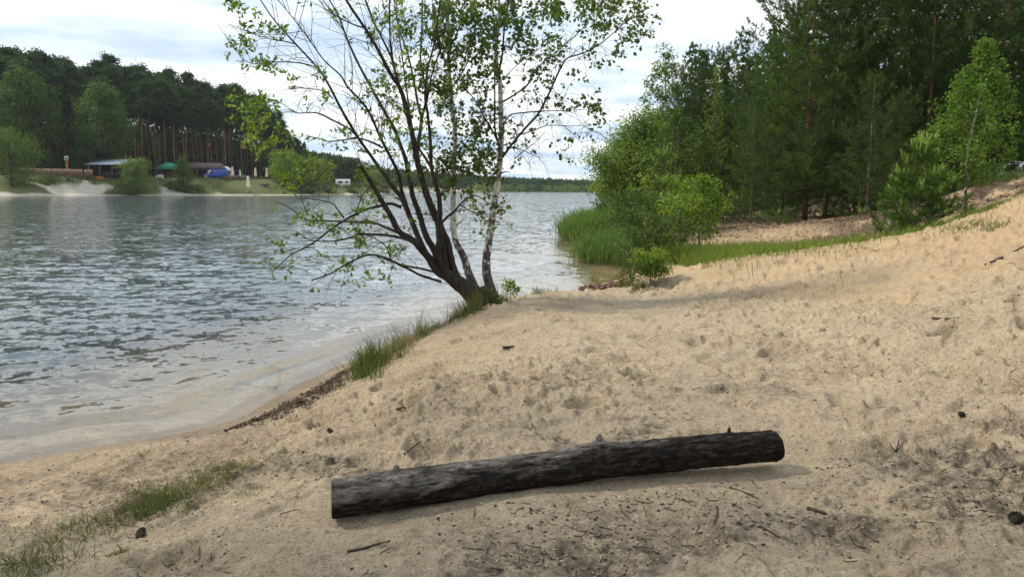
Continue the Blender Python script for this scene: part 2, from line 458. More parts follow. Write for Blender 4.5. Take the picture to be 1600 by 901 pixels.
def ground_at(px, py, z0=0.5):
    """the ground point the surveyor's line (px, py) meets"""
    z = z0
    for _ in range(14):
        p = onz(px, py, min(z, 1.95)); z = 0.5 * z + 0.5 * ground_z(p[0], p[1])
    p[2] = ground_z(p[0], p[1]); return p

def polar(radii, angs):
    A, Rr = np.meshgrid(angs, radii)
    return np.sin(A) * Rr, np.cos(A) * Rr

def grid_mesh(name, X, Y, Z, keep=None, wrap=False):
    nr, na = X.shape
    i = np.arange(nr - 1)[:, None] * na; j = np.arange(na if wrap else na - 1)[None]; j2 = (j + 1) % na
    q = np.stack([i + j, i + na + j, i + na + j2, i + j2], -1).reshape(-1, 4)[:, ::-1]
    V = np.stack([X.ravel(), Y.ravel(), Z.ravel()], 1)
    idx = None
    if keep is not None:
        q = q[keep.ravel()[q].any(1)]
        idx = np.unique(q); mp = np.full(len(V), -1); mp[idx] = np.arange(len(idx)); q = mp[q]; V = V[idx]
    g = Geo(); g.add(V, q)
    return g.mesh(name, None, True), idx

def far_turf(x, y, d):
    """where grass covers the far bank: its top, mounds near the water, most of the lawn"""
    pxx = 800 + 1142 * x / np.maximum(y, 1)
    t = np.interp(pxx, [0, 60, 180, 215, 260, 310, 350, 480], [7.5, 8, 9, 4.5, 6.5, 4.5, 2.8, 2.2]) + 2.2 * fbm(x * .16, y * .16, 3, 73)
    top = sstep(-.6, .6, d - t)
    mound = sstep(.12, .30, fbm(x * .11 + 3.1, y * .11, 2, 174)) * sstep(1.2, 2.2, d)
    return np.maximum(top, mound)

# ------------------------------------------------------------------ ground sheet
_fine = np.radians(np.linspace(-42, 42, 860))
_rest = np.radians(np.linspace(42, 318, 60)[1:-1])
_ang = np.concatenate([_fine, _rest])
_rad = np.concatenate([[0.05, .5, 1.0], 1 / np.linspace(1 / 1.6, 1 / 45.0, 700), np.geomspace(45, 140, 60)[1:], np.geomspace(140, 290, 150)[1:], np.geomspace(290, 420, 12)[1:], np.geomspace(420, 2600, 14)[1:]])
GX, GY = polar(_rad, _ang)
GZ, GD = height(GX.ravel(), GY.ravel())
_AF = np.concatenate([_ang, [_ang[0] + 2 * np.pi]]); _HZ = GZ.reshape(GX.shape); _HD = GD.reshape(GX.shape)
_HZ = np.hstack([_HZ, _HZ[:, :1]]); _HD = np.hstack([_HD, _HD[:, :1]])
def survey(X, Y):
    """height and waterline distance read off the finished ground sheet"""
    X = np.atleast_1d(np.asarray(X, float)); Y = np.atleast_1d(np.asarray(Y, float))
    r = np.clip(np.hypot(X, Y), _rad[0], _rad[-1] - 1e-6); a = np.arctan2(X, Y); a = np.where(a < _AF[0], a + 2 * np.pi, a)
    i = np.clip(np.searchsorted(_rad, r, 'right') - 1, 0, len(_rad) - 2); j = np.clip(np.searchsorted(_AF, a, 'right') - 1, 0, len(_AF) - 2)
    f = (r - _rad[i]) / (_rad[i + 1] - _rad[i]); g = (a - _AF[j]) / (_AF[j + 1] - _AF[j])
    bl = lambda T: (T[i, j] * (1 - f) + T[i + 1, j] * f) * (1 - g) + (T[i, j + 1] * (1 - f) + T[i + 1, j + 1] * f) * g
    return bl(_HZ), bl(_HD)
def ground_z(x, y): return float(survey(x, y)[0][0])
me, _ = grid_mesh('ground', GX, GY, GZ.reshape(GX.shape), None, True)
x, y, d = GX.ravel(), GY.ravel(), GD
r = np.hypot(x, y)
# masks: r = wet, g = leaf litter, b = turf soil, a = dark organic dirt
wet = (1 - sstep(0.05, 0.38, d + .18 * fbm(x * 2.2, y * 2.2, 2, 61))) 
wet = np.where(d < -0.25, 0.0, wet * .8)
forest = sstep(-.15, .25, fbm(x * .35, y * .35, 3, 66) * .35 + np.clip((y - (20.5 - 0.12 * x)) / 4, -1, 1)) * (x > 4.5)
path = np.exp(-((y - (24 + (x - 8) * .55)) / 2.2) ** 2) * sstep(12.5, 9.5, x)     # sandy path between the bushes and the pines
litter = forest * (1 - .85 * path) * (r < 100) * sstep(-.5, 0.2, fbm(x * 1.2, y * 1.2, 4, 69) + .35)
litter = np.maximum(litter, (r > 70) & (x > -20) & (d > 3))
bank = (y > 100) & (x / np.maximum(y, 1) < -.05)
turf = np.zeros_like(x)
strip = np.exp(-((y - (17.6 - 0.02 * x)) / 1.5) ** 2) * sstep(3.0, 5, x) * sstep(13.5, 8, x)
turf = np.maximum(turf, strip * .9)
gb = far_turf(x, y, d)
turf = np.where(bank, gb, turf)
org = (d > -.05) * sstep(.10, .5, fbm(x * 1.5, y * 1.5, 5, 81, .62) + .34 * (sstep(5.5, 2.8, r)) - .14) * (r < 30) * (.30 + .70 * sstep(7.0, 4.4, r))
org *= sstep(.05, .6, near_log(x, y)[0] + .2 * fbm(x * 3, y * 3, 2, 6))
org = np.maximum(org, .9 * np.exp(-((d - .55 - .15 * fbm(x, y, 2, 5)) / .30) ** 2) * ((y > 6.6) & (y < 10.5)) * sstep(.1, -.5, x))       # drift line of rotted leaves
A = me.color_attributes.new('masks', 'FLOAT_COLOR', 'POINT')
A.data.foreach_set('color', np.stack([wet, litter, turf, org], 1).astype(np.float32).ravel())
damp = sstep(3.2, .6, d) * sstep(11.5, 8.5, y) * (d > 0) * (.6 + .5 * fbm(x * 1.7, y * 1.7, 3, 88))       # brown damp belt above the water
soil_shade = sstep(4.9, 3.0, r + .55 * fbm(x * 1.1, y * 1.1, 3, 93)) * .8                                              # trodden grey soil in the foreground, with tree shade put into its tone
ochre = sstep(1.5, 9, x + .5 * y - 4 + 1.2 * fbm(x * .5, y * .5, 3, 95)) * (r < 60)
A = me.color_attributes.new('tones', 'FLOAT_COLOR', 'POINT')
A.data.foreach_set('color', np.clip(np.stack([damp, soil_shade, ochre, bank * 1.0], 1), 0, 1).astype(np.float32).ravel())
m = Mat('sand')
co = m.coords()
mk = m.attr('masks'); sp = m.node('ShaderNodeSeparateColor', {0: mk.outputs['Color']})
n1 = m.noise(co, 0.9, 5, .6); n2 = m.noise(co, 9, 6, .65); n3 = m.noise(co, 70, 4, .7); n4 = m.noise(co, 260, 2, .6)
c = m.ramp(n1, [(.3, (.31, .247, .170)), (.55, (.385, .302, .197)), (.75, (.415, .318, .198))])
tna = m.attr('tones'); tn = m.node('ShaderNodeSeparateColor', {0: tna.outputs['Color']})
c = m.mix(tna.outputs['Alpha'], c, m.ramp(n1, [(.3, (.46, .42, .35)), (.7, (.60, .56, .49))]))
c = m.mix(m.math('MULTIPLY', tn.outputs[2], .8), c, m.ramp(n1, [(.3, (.385, .252, .122)), (.7, (.46, .302, .146))]))
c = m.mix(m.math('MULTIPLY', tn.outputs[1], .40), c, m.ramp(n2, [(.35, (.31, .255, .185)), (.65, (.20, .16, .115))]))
c = m.mix(m.math('MULTIPLY', tn.outputs[0], .75), c, m.ramp(n2, [(.35, (.28, .20, .115)), (.65, (.16, .115, .068))]))
c = m.mix(m.ramp(n2, [(.40, .0), (.70, .65)]), c, (.26, .20, .135))
c = m.mix(m.ramp(n3, [(.545, .0), (.60, .72)]), c, (.12, .09, .062))
n5 = m.noise(co, 34, 5, .72)
c = m.mix(m.ramp(n5, [(.57, .0), (.62, .70)]), c, (.11, .083, .058))
c = m.mix(m.ramp(n5, [(.36, .55), (.42, .0)]), c, (.56, .45, .30))
c = m.mix(m.ramp(n4, [(.60, 0.0), (.70, .45)]), c, (.60, .49, .33))
dirt = m.math('MULTIPLY', mk.outputs['Alpha'], m.ramp(m.noise(co, 16, 6, .75), [(.38, 0.0), (.62, .95)]))
c = m.mix(dirt, c, (.085, .066, .048))
lt = m.node('ShaderNodeTexVoronoi', {'Vector': co, 'Scale': 16.0, 'Randomness': 1.0})
lc = m.mix(m.ramp(lt.outputs['Color'], [(.2, 0.0), (.8, 1.0)]), (.040, .026, .018), (.125, .080, .054))
lc = m.mix(m.ramp(n2, [(.4, 0.0), (.6, .8)]), lc, (.06, .042, .028))
c = m.mix(m.math('MULTIPLY', sp.outputs[1], m.ramp(m.noise(co, 3.5, 5, .7), [(.25, .70), (.5, 1.0)])), c, lc)
tcx = m.mix(n2, (.06, .085, .025), (.14, .13, .05))
c = m.mix(sp.outputs[2], c, tcx)
c = m.mix(m.math('MULTIPLY', sp.outputs[0], .85), c, m.mix(1.0, c, (.5, .46, .40), 'MULTIPLY'))
h = m.math('ADD', m.math('MULTIPLY', n3, .5), m.math('ADD', m.math('MULTIPLY', n2, 1.2), m.math('MULTIPLY', n4, .2)))
rough = m.math('SUBTRACT', .95, m.math('MULTIPLY', sp.outputs[0], .45))
GROUND_MAT = m.done(m.bsdf(c, rough, m.bump(h, .9, .016), spec=.25))
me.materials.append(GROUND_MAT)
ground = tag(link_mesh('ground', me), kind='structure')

# ------------------------------------------------------------------ water sheet
_rw = np.concatenate([1 / np.linspace(1 / 3.6, 1 / 90.0, 900), np.geomspace(90, 900, 170)[1:]])
_aw = np.radians(np.concatenate([np.linspace(-100, -42, 50)[:-1], np.linspace(-42, 12, 640), np.linspace(12, 40, 60)[1:]]))
WX, WY = polar(_rw, _aw)
xx, yy = WX.ravel(), WY.ravel(); bz, bd = base_height(xx, yy)
rw = np.hypot(xx, yy)
zw = np.zeros_like(xx)
rs = np.random.RandomState(5)
for k in range(64):
    lam = 0.26 * (4.2 ** rs.rand()); th = math.radians(98 + 46 * rs.randn()); kk = 2 * math.pi / lam
    amp = 0.0105 / kk
    reach = math.sqrt(820 * lam); wgt = 1 - sstep(.65 * reach, 1.1 * reach, rw)
    ph = kk * (xx * math.cos(th) + yy * math.sin(th)) + rs.rand() * 6.28 + 1.1 * vnoise(xx * .35 / lam, yy * .35 / lam, 200 + k)
    s = 0.5 + 0.5 * np.sin(ph); zw += wgt * amp * 2 * (s ** 1.6 - .5)
gust = 0.55 + 0.6 * sstep(-.5, .6, fbm(xx * .06, yy * .16, 3, 99))
zw *= gust * (0.10 + 0.90 * sstep(0.2, 5.5, -bd))
for k in range(3):                                                   # small swells running up the shallows
    ph = 2 * math.pi * bd / (.85 + .35 * k) + 2.2 * fbm(xx * .35, yy * .35, 2, 300 + k)
    zw += .005 * np.maximum(np.sin(ph), -.2) * sstep(.15, .8, -bd) * (1 - sstep(3, 7, -bd))
keep = (bd < 0.7)
me, idx = grid_mesh('lake', WX, WY, (zw + 0.004).reshape(WX.shape), keep.reshape(WX.shape))
a = me.attributes.new('depth', 'FLOAT', 'POINT'); a.data.foreach_set('value', np.maximum(-bz, 0)[idx].astype(np.float32))
RIP = 0.76                                     # steepness of the ripples
m = Mat('lake_water')
dep = m.attr('depth').outputs['Fac']
co = m.coords(); cs = m.coords('Object', (.75, 1, 1), (0, 0, math.radians(-8)))
b1 = m.noise(cs, 4.6, 3, .6, .2); b2 = m.noise(cs, 1.25, 4, .55, .3); b3 = m.noise(m.coords('Object', (.7, .9, 1)), .28, 3, .5)
calm = m.ramp(dep, [(0.0, .22), (.20, 1.0)])
def ripple(vec, scale, detail, rough, ax_, ay_):
    c = m.node('ShaderNodeTexNoise', {'Vector': vec, 'Scale': scale, 'Detail': detail, 'Roughness': rough, 'Distortion': .25}).outputs['Color']
    c = m.node('ShaderNodeVectorMath', {0: c, 1: (.5, .5, .5)}, operation='SUBTRACT').outputs[0]
    return m.node('ShaderNodeVectorMath', {0: c, 1: (ax_, ay_, 0)}, operation='MULTIPLY').outputs[0]
vadd = lambda a, b: m.node('ShaderNodeVectorMath', {0: a, 1: b}, operation='ADD').outputs[0]
slope = vadd(ripple(cs, 6.2, 3.0, .72, RIP * .6, RIP * .85), ripple(m.coords('Object', (.7, 1, 1), (0, 0, .25)), 1.5, 2.0, .6, RIP * .25, RIP * .42))
slope = m.node('ShaderNodeVectorMath', {0: slope, 'Scale': calm}, operation='SCALE').outputs[0]
nrm = m.node('ShaderNodeVectorMath', {0: vadd(m.node('ShaderNodeNewGeometry').outputs['Normal'], slope)}, operation='NORMALIZE').outputs[0]
fr = m.node('ShaderNodeFresnel', {'IOR': 1.333, 'Normal': nrm})
gl = m.node('ShaderNodeBsdfGlossy', {'Color': (1, 1, 1), 'Roughness': .04, 'Normal': nrm})
tr = m.node('ShaderNodeBsdfTransparent', {'Color': (.96, .95, .89)})
deep = m.node('ShaderNodeBsdfDiffuse', {'Color': (.084, .106, .120)})
op = m.math('SUBTRACT', 1.0, m.math('POWER', 2.718, m.math('MULTIPLY', dep, -3.2)))
body = m.node('ShaderNodeMixShader', {0: op, 1: tr.outputs[0], 2: deep.outputs[0]})
me.materials.append(m.done(m.node('ShaderNodeMixShader', {0: fr.outputs[0], 1: body.outputs[0], 2: gl.outputs[0]})))
water = tag(link_mesh('lake', me), kind='structure')

# ------------------------------------------------------------------ the log
lv = LOG_B - LOG_A; ll = np.linalg.norm(lv)
R0, R1 = 0.088, 0.084
c0 = LOG_A + np.array([0, 0, R0]) + np.array([_ly[0], _ly[1], 0]) * .02; c1 = LOG_B + np.array([0, 0, R1]) + np.array([_ly[0], _ly[1], 0]) * .02
ax = norm(c1 - c0); ll = np.linalg.norm(c1 - c0)
side = norm(np.cross(np.array([0, 0, 1.0]), ax)); upv = np.cross(ax, side)
M = Matrix(((ax[0], side[0], upv[0], c0[0]), (ax[1], side[1], upv[1], c0[1]), (ax[2], side[2], upv[2], c0[2]), (0, 0, 0, 1)))
nu, nv = 420, 96
u = np.linspace(0, 1, nu)[:, None]; v = np.linspace(0, 2 * np.pi, nv, endpoint=False)[None]
bowz = 0.012 * np.sin(np.pi * u) + 0.005 * np.exp(-((u - .56) / .07) ** 2) - 0.003 * np.sin(2 * np.pi * u); bowy = 0.03 * np.sin(np.pi * u * 1.05)
rad = (R0 + (R1 - R0) * u) * (1 + .03 * np.exp(-((u - .55) / .06) ** 2) + .04 * np.exp(-((u - .14) / .05) ** 2) - .03 * np.exp(-((u - .35) / .1) ** 2))
U, V = np.broadcast_arrays(u * ll, v)
cu, su = np.cos(V), np.sin(V)
rel = .004 * fbm(U * 5 + cu * .8, su * 1.1 + cu * .6, 3, 401) + .0034 * np.abs(fbm(U * 7, V * 6, 3, 402)) + .0030 * fbm(U * 22, V * 9, 2, 403)
crack = -.006 * sstep(.06, .0, np.abs(fbm(U * 2.2, V * 1.6, 2, 404))) * sstep(-.1, .3, vnoise(U * 3, V * 2, 405))
kn = [(.13, 1.72, .022, .012), (.255, 2.1, .014, .006), (.575, 1.35, .022, .016), (.885, 1.5, .012, .012), (.47, 2.3, .015, .007)]
for (ku, kv, kr, kh) in kn:
    q = np.hypot((U - ku * ll), ((V - kv + np.pi) % (2 * np.pi) - np.pi) * .093); rel = rel + kh * np.exp(-(q / (kr * 1.9)) ** 2)
rr = rad + rel + crack
edge = np.minimum(U, ll - U); rr = rr * (1 - .06 * np.exp(-(edge / .006) ** 2))
P = np.stack([np.broadcast_to(U, rr.shape), bowy + rr * np.cos(V), bowz + rr * np.sin(V)], -1)
tilt = .05
P[..., 0] += (tilt * P[..., 2]) * (np.exp(-(U / .05)) - np.exp(-((ll - U) / .05)))
g = Geo(); i = np.arange(nu - 1)[:, None] * nv; j = np.arange(nv)[None]; j2 = (j + 1) % nv
g.add(P.reshape(-1, 3), np.stack([i + j, i + j2, i + nv + j2, i + nv + j], -1).reshape(-1, 4)[:, ::-1])
m = Mat('weathered_bark')
cs = m.coords('Object', (3.2, 16, 16)); co = m.coords()
n1 = m.math('ADD', m.math('MULTIPLY', m.noise(cs, 2.2, 8, .74, .9), .6), m.math('MULTIPLY', m.noise(m.coords('Object', (14, 30, 30)), 1.6, 6, .7, .4), .4)); n2 = m.noise(m.coords('Object', (1.6, 5, 5)), 1.8, 4, .6); n3 = m.noise(co, 90, 4, .7)
c = m.ramp(n1, [(.36, (.004, .0033, .003)), (.50, (.016, .0125, .010)), (.62, (.072, .055, .044))])
zc = m.node('ShaderNodeSeparateXYZ', {0: m.node('ShaderNodeTexCoord').outputs['Object']})
nm_ = m.math('ADD', m.math('MULTIPLY', zc.outputs[2], 7.0), m.math('ADD', m.math('MULTIPLY', m.math('SUBTRACT', n2, .5), 3.0), m.math('MULTIPLY', m.math('SUBTRACT', .95, zc.outputs[0]), .36)))
bare = m.ramp(nm_, [(.42, 0.0), (1.0, .8)])                          # silvery wood where the bark has worn off the top
c = m.mix(bare, c, m.ramp(n1, [(.40, (.030, .025, .021)), (.58, (.31, .275, .24))]))
c = m.mix(m.ramp(n3, [(.6, 0), (.75, .5)]), c, (.10, .08, .06))
hb = m.math('ADD', n1, m.math('MULTIPLY', n3, .25))
BARK_LOG = m.done(m.bsdf(c, .85, m.bump(hb, 1.0, .016), spec=.10))
root = tag(g.build('fallen_log', BARK_LOG, smooth=True), 'dark weathered log lying across the trampled sand in the foreground', 'log')
root.matrix_world = M
m = Mat('sawn_end'); co = m.coords()
wv = m.node('ShaderNodeTexWave', {'Vector': co, 'Scale': 26.0, 'Distortion': 2.0, 'Detail': 3.0}, wave_type='RINGS', rings_direction='X')
c = m.mix(wv.outputs['Fac'], (.05, .028, .016), (.14, .085, .045))
SAWN = m.done(m.bsdf(m.mix(m.noise(co, 30, 4), c, (.03, .02, .015)), .8))
for e, sgn in ((0, -1), (nu - 1, 1)):
    ring = P[e]; cc = ring.mean(0); g = Geo()
    rings = [ring * s + cc * (1 - s) + np.array([sgn * .0015 * (1 - s) + sgn * .0004, 0, 0]) for s in (.985, .7, .4, .15)]
    V_ = np.vstack(rings + [cc[None] + [[sgn * .002, 0, 0]]]); q = []; t = []
    for k in range(3):
        q += [(k * nv + a_, k * nv + (a_ + 1) % nv, (k + 1) * nv + (a_ + 1) % nv, (k + 1) * nv + a_) for a_ in range(nv)]
    t = [(3 * nv + a_, 3 * nv + (a_ + 1) % nv, 4 * nv) for a_ in range(nv)]
    g.add(V_, q, t); g.build('sawn_end', SAWN, root)
for (ku, kv, kr, kh) in kn[:4]:
    ui = int(ku * (nu - 1)); vi = int(kv / (2 * np.pi) * nv); p = P[ui, vi]; n_ = norm(p - np.array([p[0], bowy[ui, 0], bowz[ui, 0]]))
    lean = np.array([.35, 0, .25]); g = Geo()
    pts = np.array([p - n_ * .02, p + n_ * kh * .4, p + (n_ + lean * .4) * (kh * 1.1), p + (n_ + lean * .6) * (kh * 1.7)])
    tube(g, smooth_path(pts, 7), [kr * 1.0, kr * .9, kr * .8, kr * .72, kr * .62, kr * .52, kr * .42], 10, wob=.08)
    g.build('branch_stub', BARK_LOG, root, smooth=True)

# ================================================================== plants: materials
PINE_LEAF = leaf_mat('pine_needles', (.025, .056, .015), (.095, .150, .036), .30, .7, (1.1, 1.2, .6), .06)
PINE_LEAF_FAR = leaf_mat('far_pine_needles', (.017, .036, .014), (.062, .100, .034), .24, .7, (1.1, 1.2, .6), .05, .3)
YOUNG_PINE = leaf_mat('young_pine_needles', (.034, .085, .016), (.110, .195, .038), .38, .6, None, .08)
CANDLE = leaf_mat('fresh_pine_shoot', (.16, .24, .05), (.32, .42, .10), .35, .5)
WILLOW_LEAF = leaf_mat('willow_leaf', (.070, .125, .020), (.190, .270, .050), .52, .45)
BIRCH_LEAF = leaf_mat('birch_leaf', (.035, .070, .016), (.095, .150, .032), .45, .42)
BRIGHT_LEAF = leaf_mat('bright_sapling_leaf', (.080, .150, .022), (.215, .300, .052), .50, .5)
BUSH_LEAF = leaf_mat('bush_leaf', (.030, .068, .016), (.092, .145, .032), .42, .45)
BROAD_LEAF = leaf_mat('broad_leaf', (.062, .128, .020), (.195, .275, .052), .48, .5, None, .3, .5)
DARK_BROAD = leaf_mat('dark_broad_leaf', (.032, .070, .016), (.100, .160, .036), .40, .6, None, .1, .3)
REED_LEAF = leaf_mat('reed_leaf', (.048, .108, .024), (.125, .200, .050), .42, .45)
YOUNG_BIRCH_LEAF = leaf_mat('young_birch_leaf', (.050, .108, .018), (.140, .225, .042), .46, .5, (1.1, 1.25, .5))
GRASS_LEAF = leaf_mat('grass_blade', (.042, .066, .018), (.130, .155, .050), .40, .55)
DRY_GRASS = leaf_mat('dry_grass', (.16, .12, .055), (.34, .27, .14), .35, .6, (1.1, 1.0, .8))
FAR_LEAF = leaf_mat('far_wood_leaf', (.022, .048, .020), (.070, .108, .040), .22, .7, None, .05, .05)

def bark_mat(name, dark, light, sc=(1, 1, .25), scale=22, bumpd=.012, rough=.85):
    m = Mat(name); co = m.coords('Object', sc)
    n = m.noise(co, scale, 6, .65, .3)
    return m.done(m.bsdf(m.ramp(n, [(.34, dark), (.66, light)]), rough, m.bump(n, .7, bumpd), spec=.3))
WILLOW_BARK = bark_mat('willow_bark', (.011, .009, .007), (.055, .044, .034), (1, 1, .3), 26)
TWIG_BARK = bark_mat('twig_bark', (.030, .022, .016), (.085, .062, .045), (1, 1, 1), 18)
GREY_BARK = bark_mat('grey_bark', (.022, .018, .014), (.075, .062, .050), (1, 1, .3), 12)
PALE_BARK = bark_mat('pale_bark', (.16, .15, .13), (.42, .40, .36), (1, 1, 1), 14)

m = Mat('pine_bark'); co = m.coords()
z = m.node('ShaderNodeSeparateXYZ', {0: co}).outputs[2]
n = m.noise(m.coords('Object', (1, 1, .3)), 9, 5, .6)
up = m.math('ADD', m.math('MULTIPLY', z, .075), m.math('MULTIPLY', m.math('SUBTRACT', n, .5), .5))
own = m.math('ADD', m.math('MULTIPLY', m.node('ShaderNodeObjectInfo').outputs['Random'], .9), .45)
c = m.mix(m.ramp(up, [(.2, 0.0), (.75, 1.0)]), m.ramp(n, [(.3, (.05, .034, .026)), (.7, (.17, .10, .070))]), m.ramp(n, [(.3, (.13, .062, .038)), (.7, (.30, .145, .082))]))
cb = m.node('ShaderNodeCombineXYZ', {0: own, 1: own, 2: own}).outputs[0]
c = m.mix(1.0, c, cb, 'MULTIPLY')
PINE_BARK = m.done(m.bsdf(c, .85, m.bump(n, .6, .02), spec=.2))

m = Mat('birch_bark'); co = m.coords()
zz_ = m.node('ShaderNodeSeparateXYZ', {0: co}).outputs[2]
lent = m.noise(m.coords('Object', (4, 4, 26)), 1.5, 5, .65, .2)
blot = m.noise(m.coords('Object', (3.2, 3.2, 2.4)), 2.6, 5, .6, .6)
fine = m.noise(m.coords('Object', (1, 1, .35)), 34, 4, .6)
low = m.math('SUBTRACT', 1.0, m.math('MULTIPLY', zz_, .62))            # rough black bark towards the foot
c = m.mix(lent, (.42, .39, .35), (.72, .69, .64))
c = m.mix(m.ramp(lent, [(.55, 0.0), (.62, .75)]), c, (.10, .085, .075))
bl = m.math('ADD', blot, m.math('MULTIPLY', m.math('MAXIMUM', low, 0.0), .34))
bl = m.math('ADD', bl, m.math('MULTIPLY', m.math('SUBTRACT', fine, .5), .35))
bm = m.ramp(bl, [(.56, 0.0), (.64, 1.0)])
c = m.mix(bm, c, m.ramp(fine, [(.35, (.018, .015, .013)), (.65, (.10, .085, .075))]))
BIRCH_BARK = m.done(m.bsdf(c, .7, m.bump(m.math('ADD', fine, m.math('MULTIPLY', bm, -.5)), .6, .01), spec=.35))

# ================================================================== plants: generators (meshes stand at the origin)
def perp(d, rs):
    return norm(np.cross(d, rs.randn(3)))

def far_pine(h, seed, base=.52, wid=3.3):
    rs = np.random.RandomState(seed); T = Geo(); Cn = Geo()
    lean = rs.randn(2) * h * .018
    tp = np.array([[0, 0, 0], [lean[0] * .3, lean[1] * .3, h * .35], [lean[0] * .7, lean[1] * .7, h * .7], [lean[0], lean[1], h * .97]])
    path = smooth_path(tp, 14); tube(T, path, np.linspace(.21, .05, 14), 7)
    P = []; nb = 46
    for k in range(nb):
        f = base + (1 - base) * (k + rs.rand()) / nb
        c = path[0] * 0 + np.array([np.interp(f * h, path[:, 2], path[:, i]) for i in range(3)])
        q = (f - base) / (1 - base)
        Lb = wid * (.22 + .85 * math.sin(math.pi * min(1, .22 + q * .76)) ** .9 * (1 - .55 * q ** 3)) * (.5 + .7 * rs.rand())
        a = rs.rand() * 6.28; up = .15 + .55 * q + .25 * rs.randn()
        d = norm(np.array([math.cos(a), math.sin(a), up]))
        e = c + d * Lb; tube(T, [c, c + d * Lb * .5 - [0, 0, .1], e], [.055, .035, .012], 4, False)
        for s in np.linspace(.42, 1.02, 5): P.append(c + d * Lb * s + rs.randn(3) * .28)
    P.append(path[-1] + [0, 0, h * .02])
    P = np.array(P); k = 15
    cen = np.repeat(P, k, 0) + rs.randn(len(P) * k, 3) * np.array([.50, .50, .26])
    dd = norm(rs.randn(len(cen), 3) * [1, 1, .6] + [0, 0, .35])
    leaves(Cn, cen, dd, rdir(len(cen), rs), .42 + .32 * rs.rand(len(cen)), .22 + .16 * rs.rand(len(cen)))
    return {'trunk': T.mesh('trunk', PINE_BARK, True), 'crown': Cn.mesh('crown', PINE_LEAF_FAR)}

def broad(h, w, seed, leaf, bark, lsize=.3, ncl=90, k=60, base=.15, crad=.16, trunk_r=None, limbs=14, flat=.8, shape=None, wob=.25, lean=(0, 0)):
    """round-crowned tree or bush: leaf clumps through an uneven volume, limbs that reach them"""
    rs = np.random.RandomState(seed); T = Geo(); Cn = Geo()
    tr = trunk_r or h * .018
    C = []
    off = rs.rand(3) * 50
    while len(C) < ncl:
        p = rs.rand(3) * 2 - 1; rr = np.linalg.norm(p)
        if rr > 1 or rr < .25 * rs.rand(): continue
        if rr < .62 and rs.rand() < .6: continue
        zc = base + (1 - base) * (p[2] * .5 + .5)
        sh = 1.0 if shape is None else np.interp(zc, shape[0], shape[1])
        wv = 1 + wob * vnoise(np.array([p[0] * 1.6 + off[0] + p[2]]), np.array([p[1] * 1.6 + off[1] - p[2] * 1.4]), seed)[0]
        C.append([p[0] * w * .5 * sh * wv + lean[0] * zc, p[1] * w * .5 * sh * wv + lean[1] * zc, zc * h * (1 - crad * .4) + (wv - 1) * h * .12])
    C = np.array(C)
    top = C[:, 2].max()
    path = smooth_path([[0, 0, 0], [rs.randn() * .02 * h + lean[0] * .3, rs.randn() * .02 * h + lean[1] * .3, h * .4], [lean[0] * .8, lean[1] * .8, top * .88]], 10)
    tube(T, path, np.linspace(tr, tr * .18, 10), 7, wob=.06)
    for i in rs.choice(len(C), min(limbs, len(C)), False):
        f = np.clip(C[i, 2] / top * (.35 + .35 * rs.rand()), .06, .8); s = path[int(f * 9)]
        mid = (s + C[i]) / 2 + np.array([0, 0, -.04 * h]) + rs.randn(3) * .02 * h
        tube(T, smooth_path([s, mid, C[i]], 7), np.linspace(tr * .42, tr * .08, 7), 5, False)
    R = crad * min(h, w * 1.1) * (.65 + .7 * rs.rand(len(C)))
    n = len(C) * k; ci = np.repeat(np.arange(len(C)), k)
    o = rdir(n, rs) * (rs.rand(n, 1) ** .45) * np.array([1.15, 1.15, flat])
    pos = C[ci] + o * R[ci][:, None]
    nr = norm(o + np.array([0, 0, .9]) + .6 * rs.randn(n, 3))
    dr = norm(np.cross(nr, rs.randn(n, 3)) + np.array([0, 0, -.25]) + .4 * norm(o))
    leaves(Cn, pos, dr, nr, lsize * (.65 + .7 * rs.rand(n)), lsize * .62 * (.65 + .6 * rs.rand(n)))
    return {'trunk': T.mesh('trunk', bark, True), 'crown': Cn.mesh('crown', leaf)}

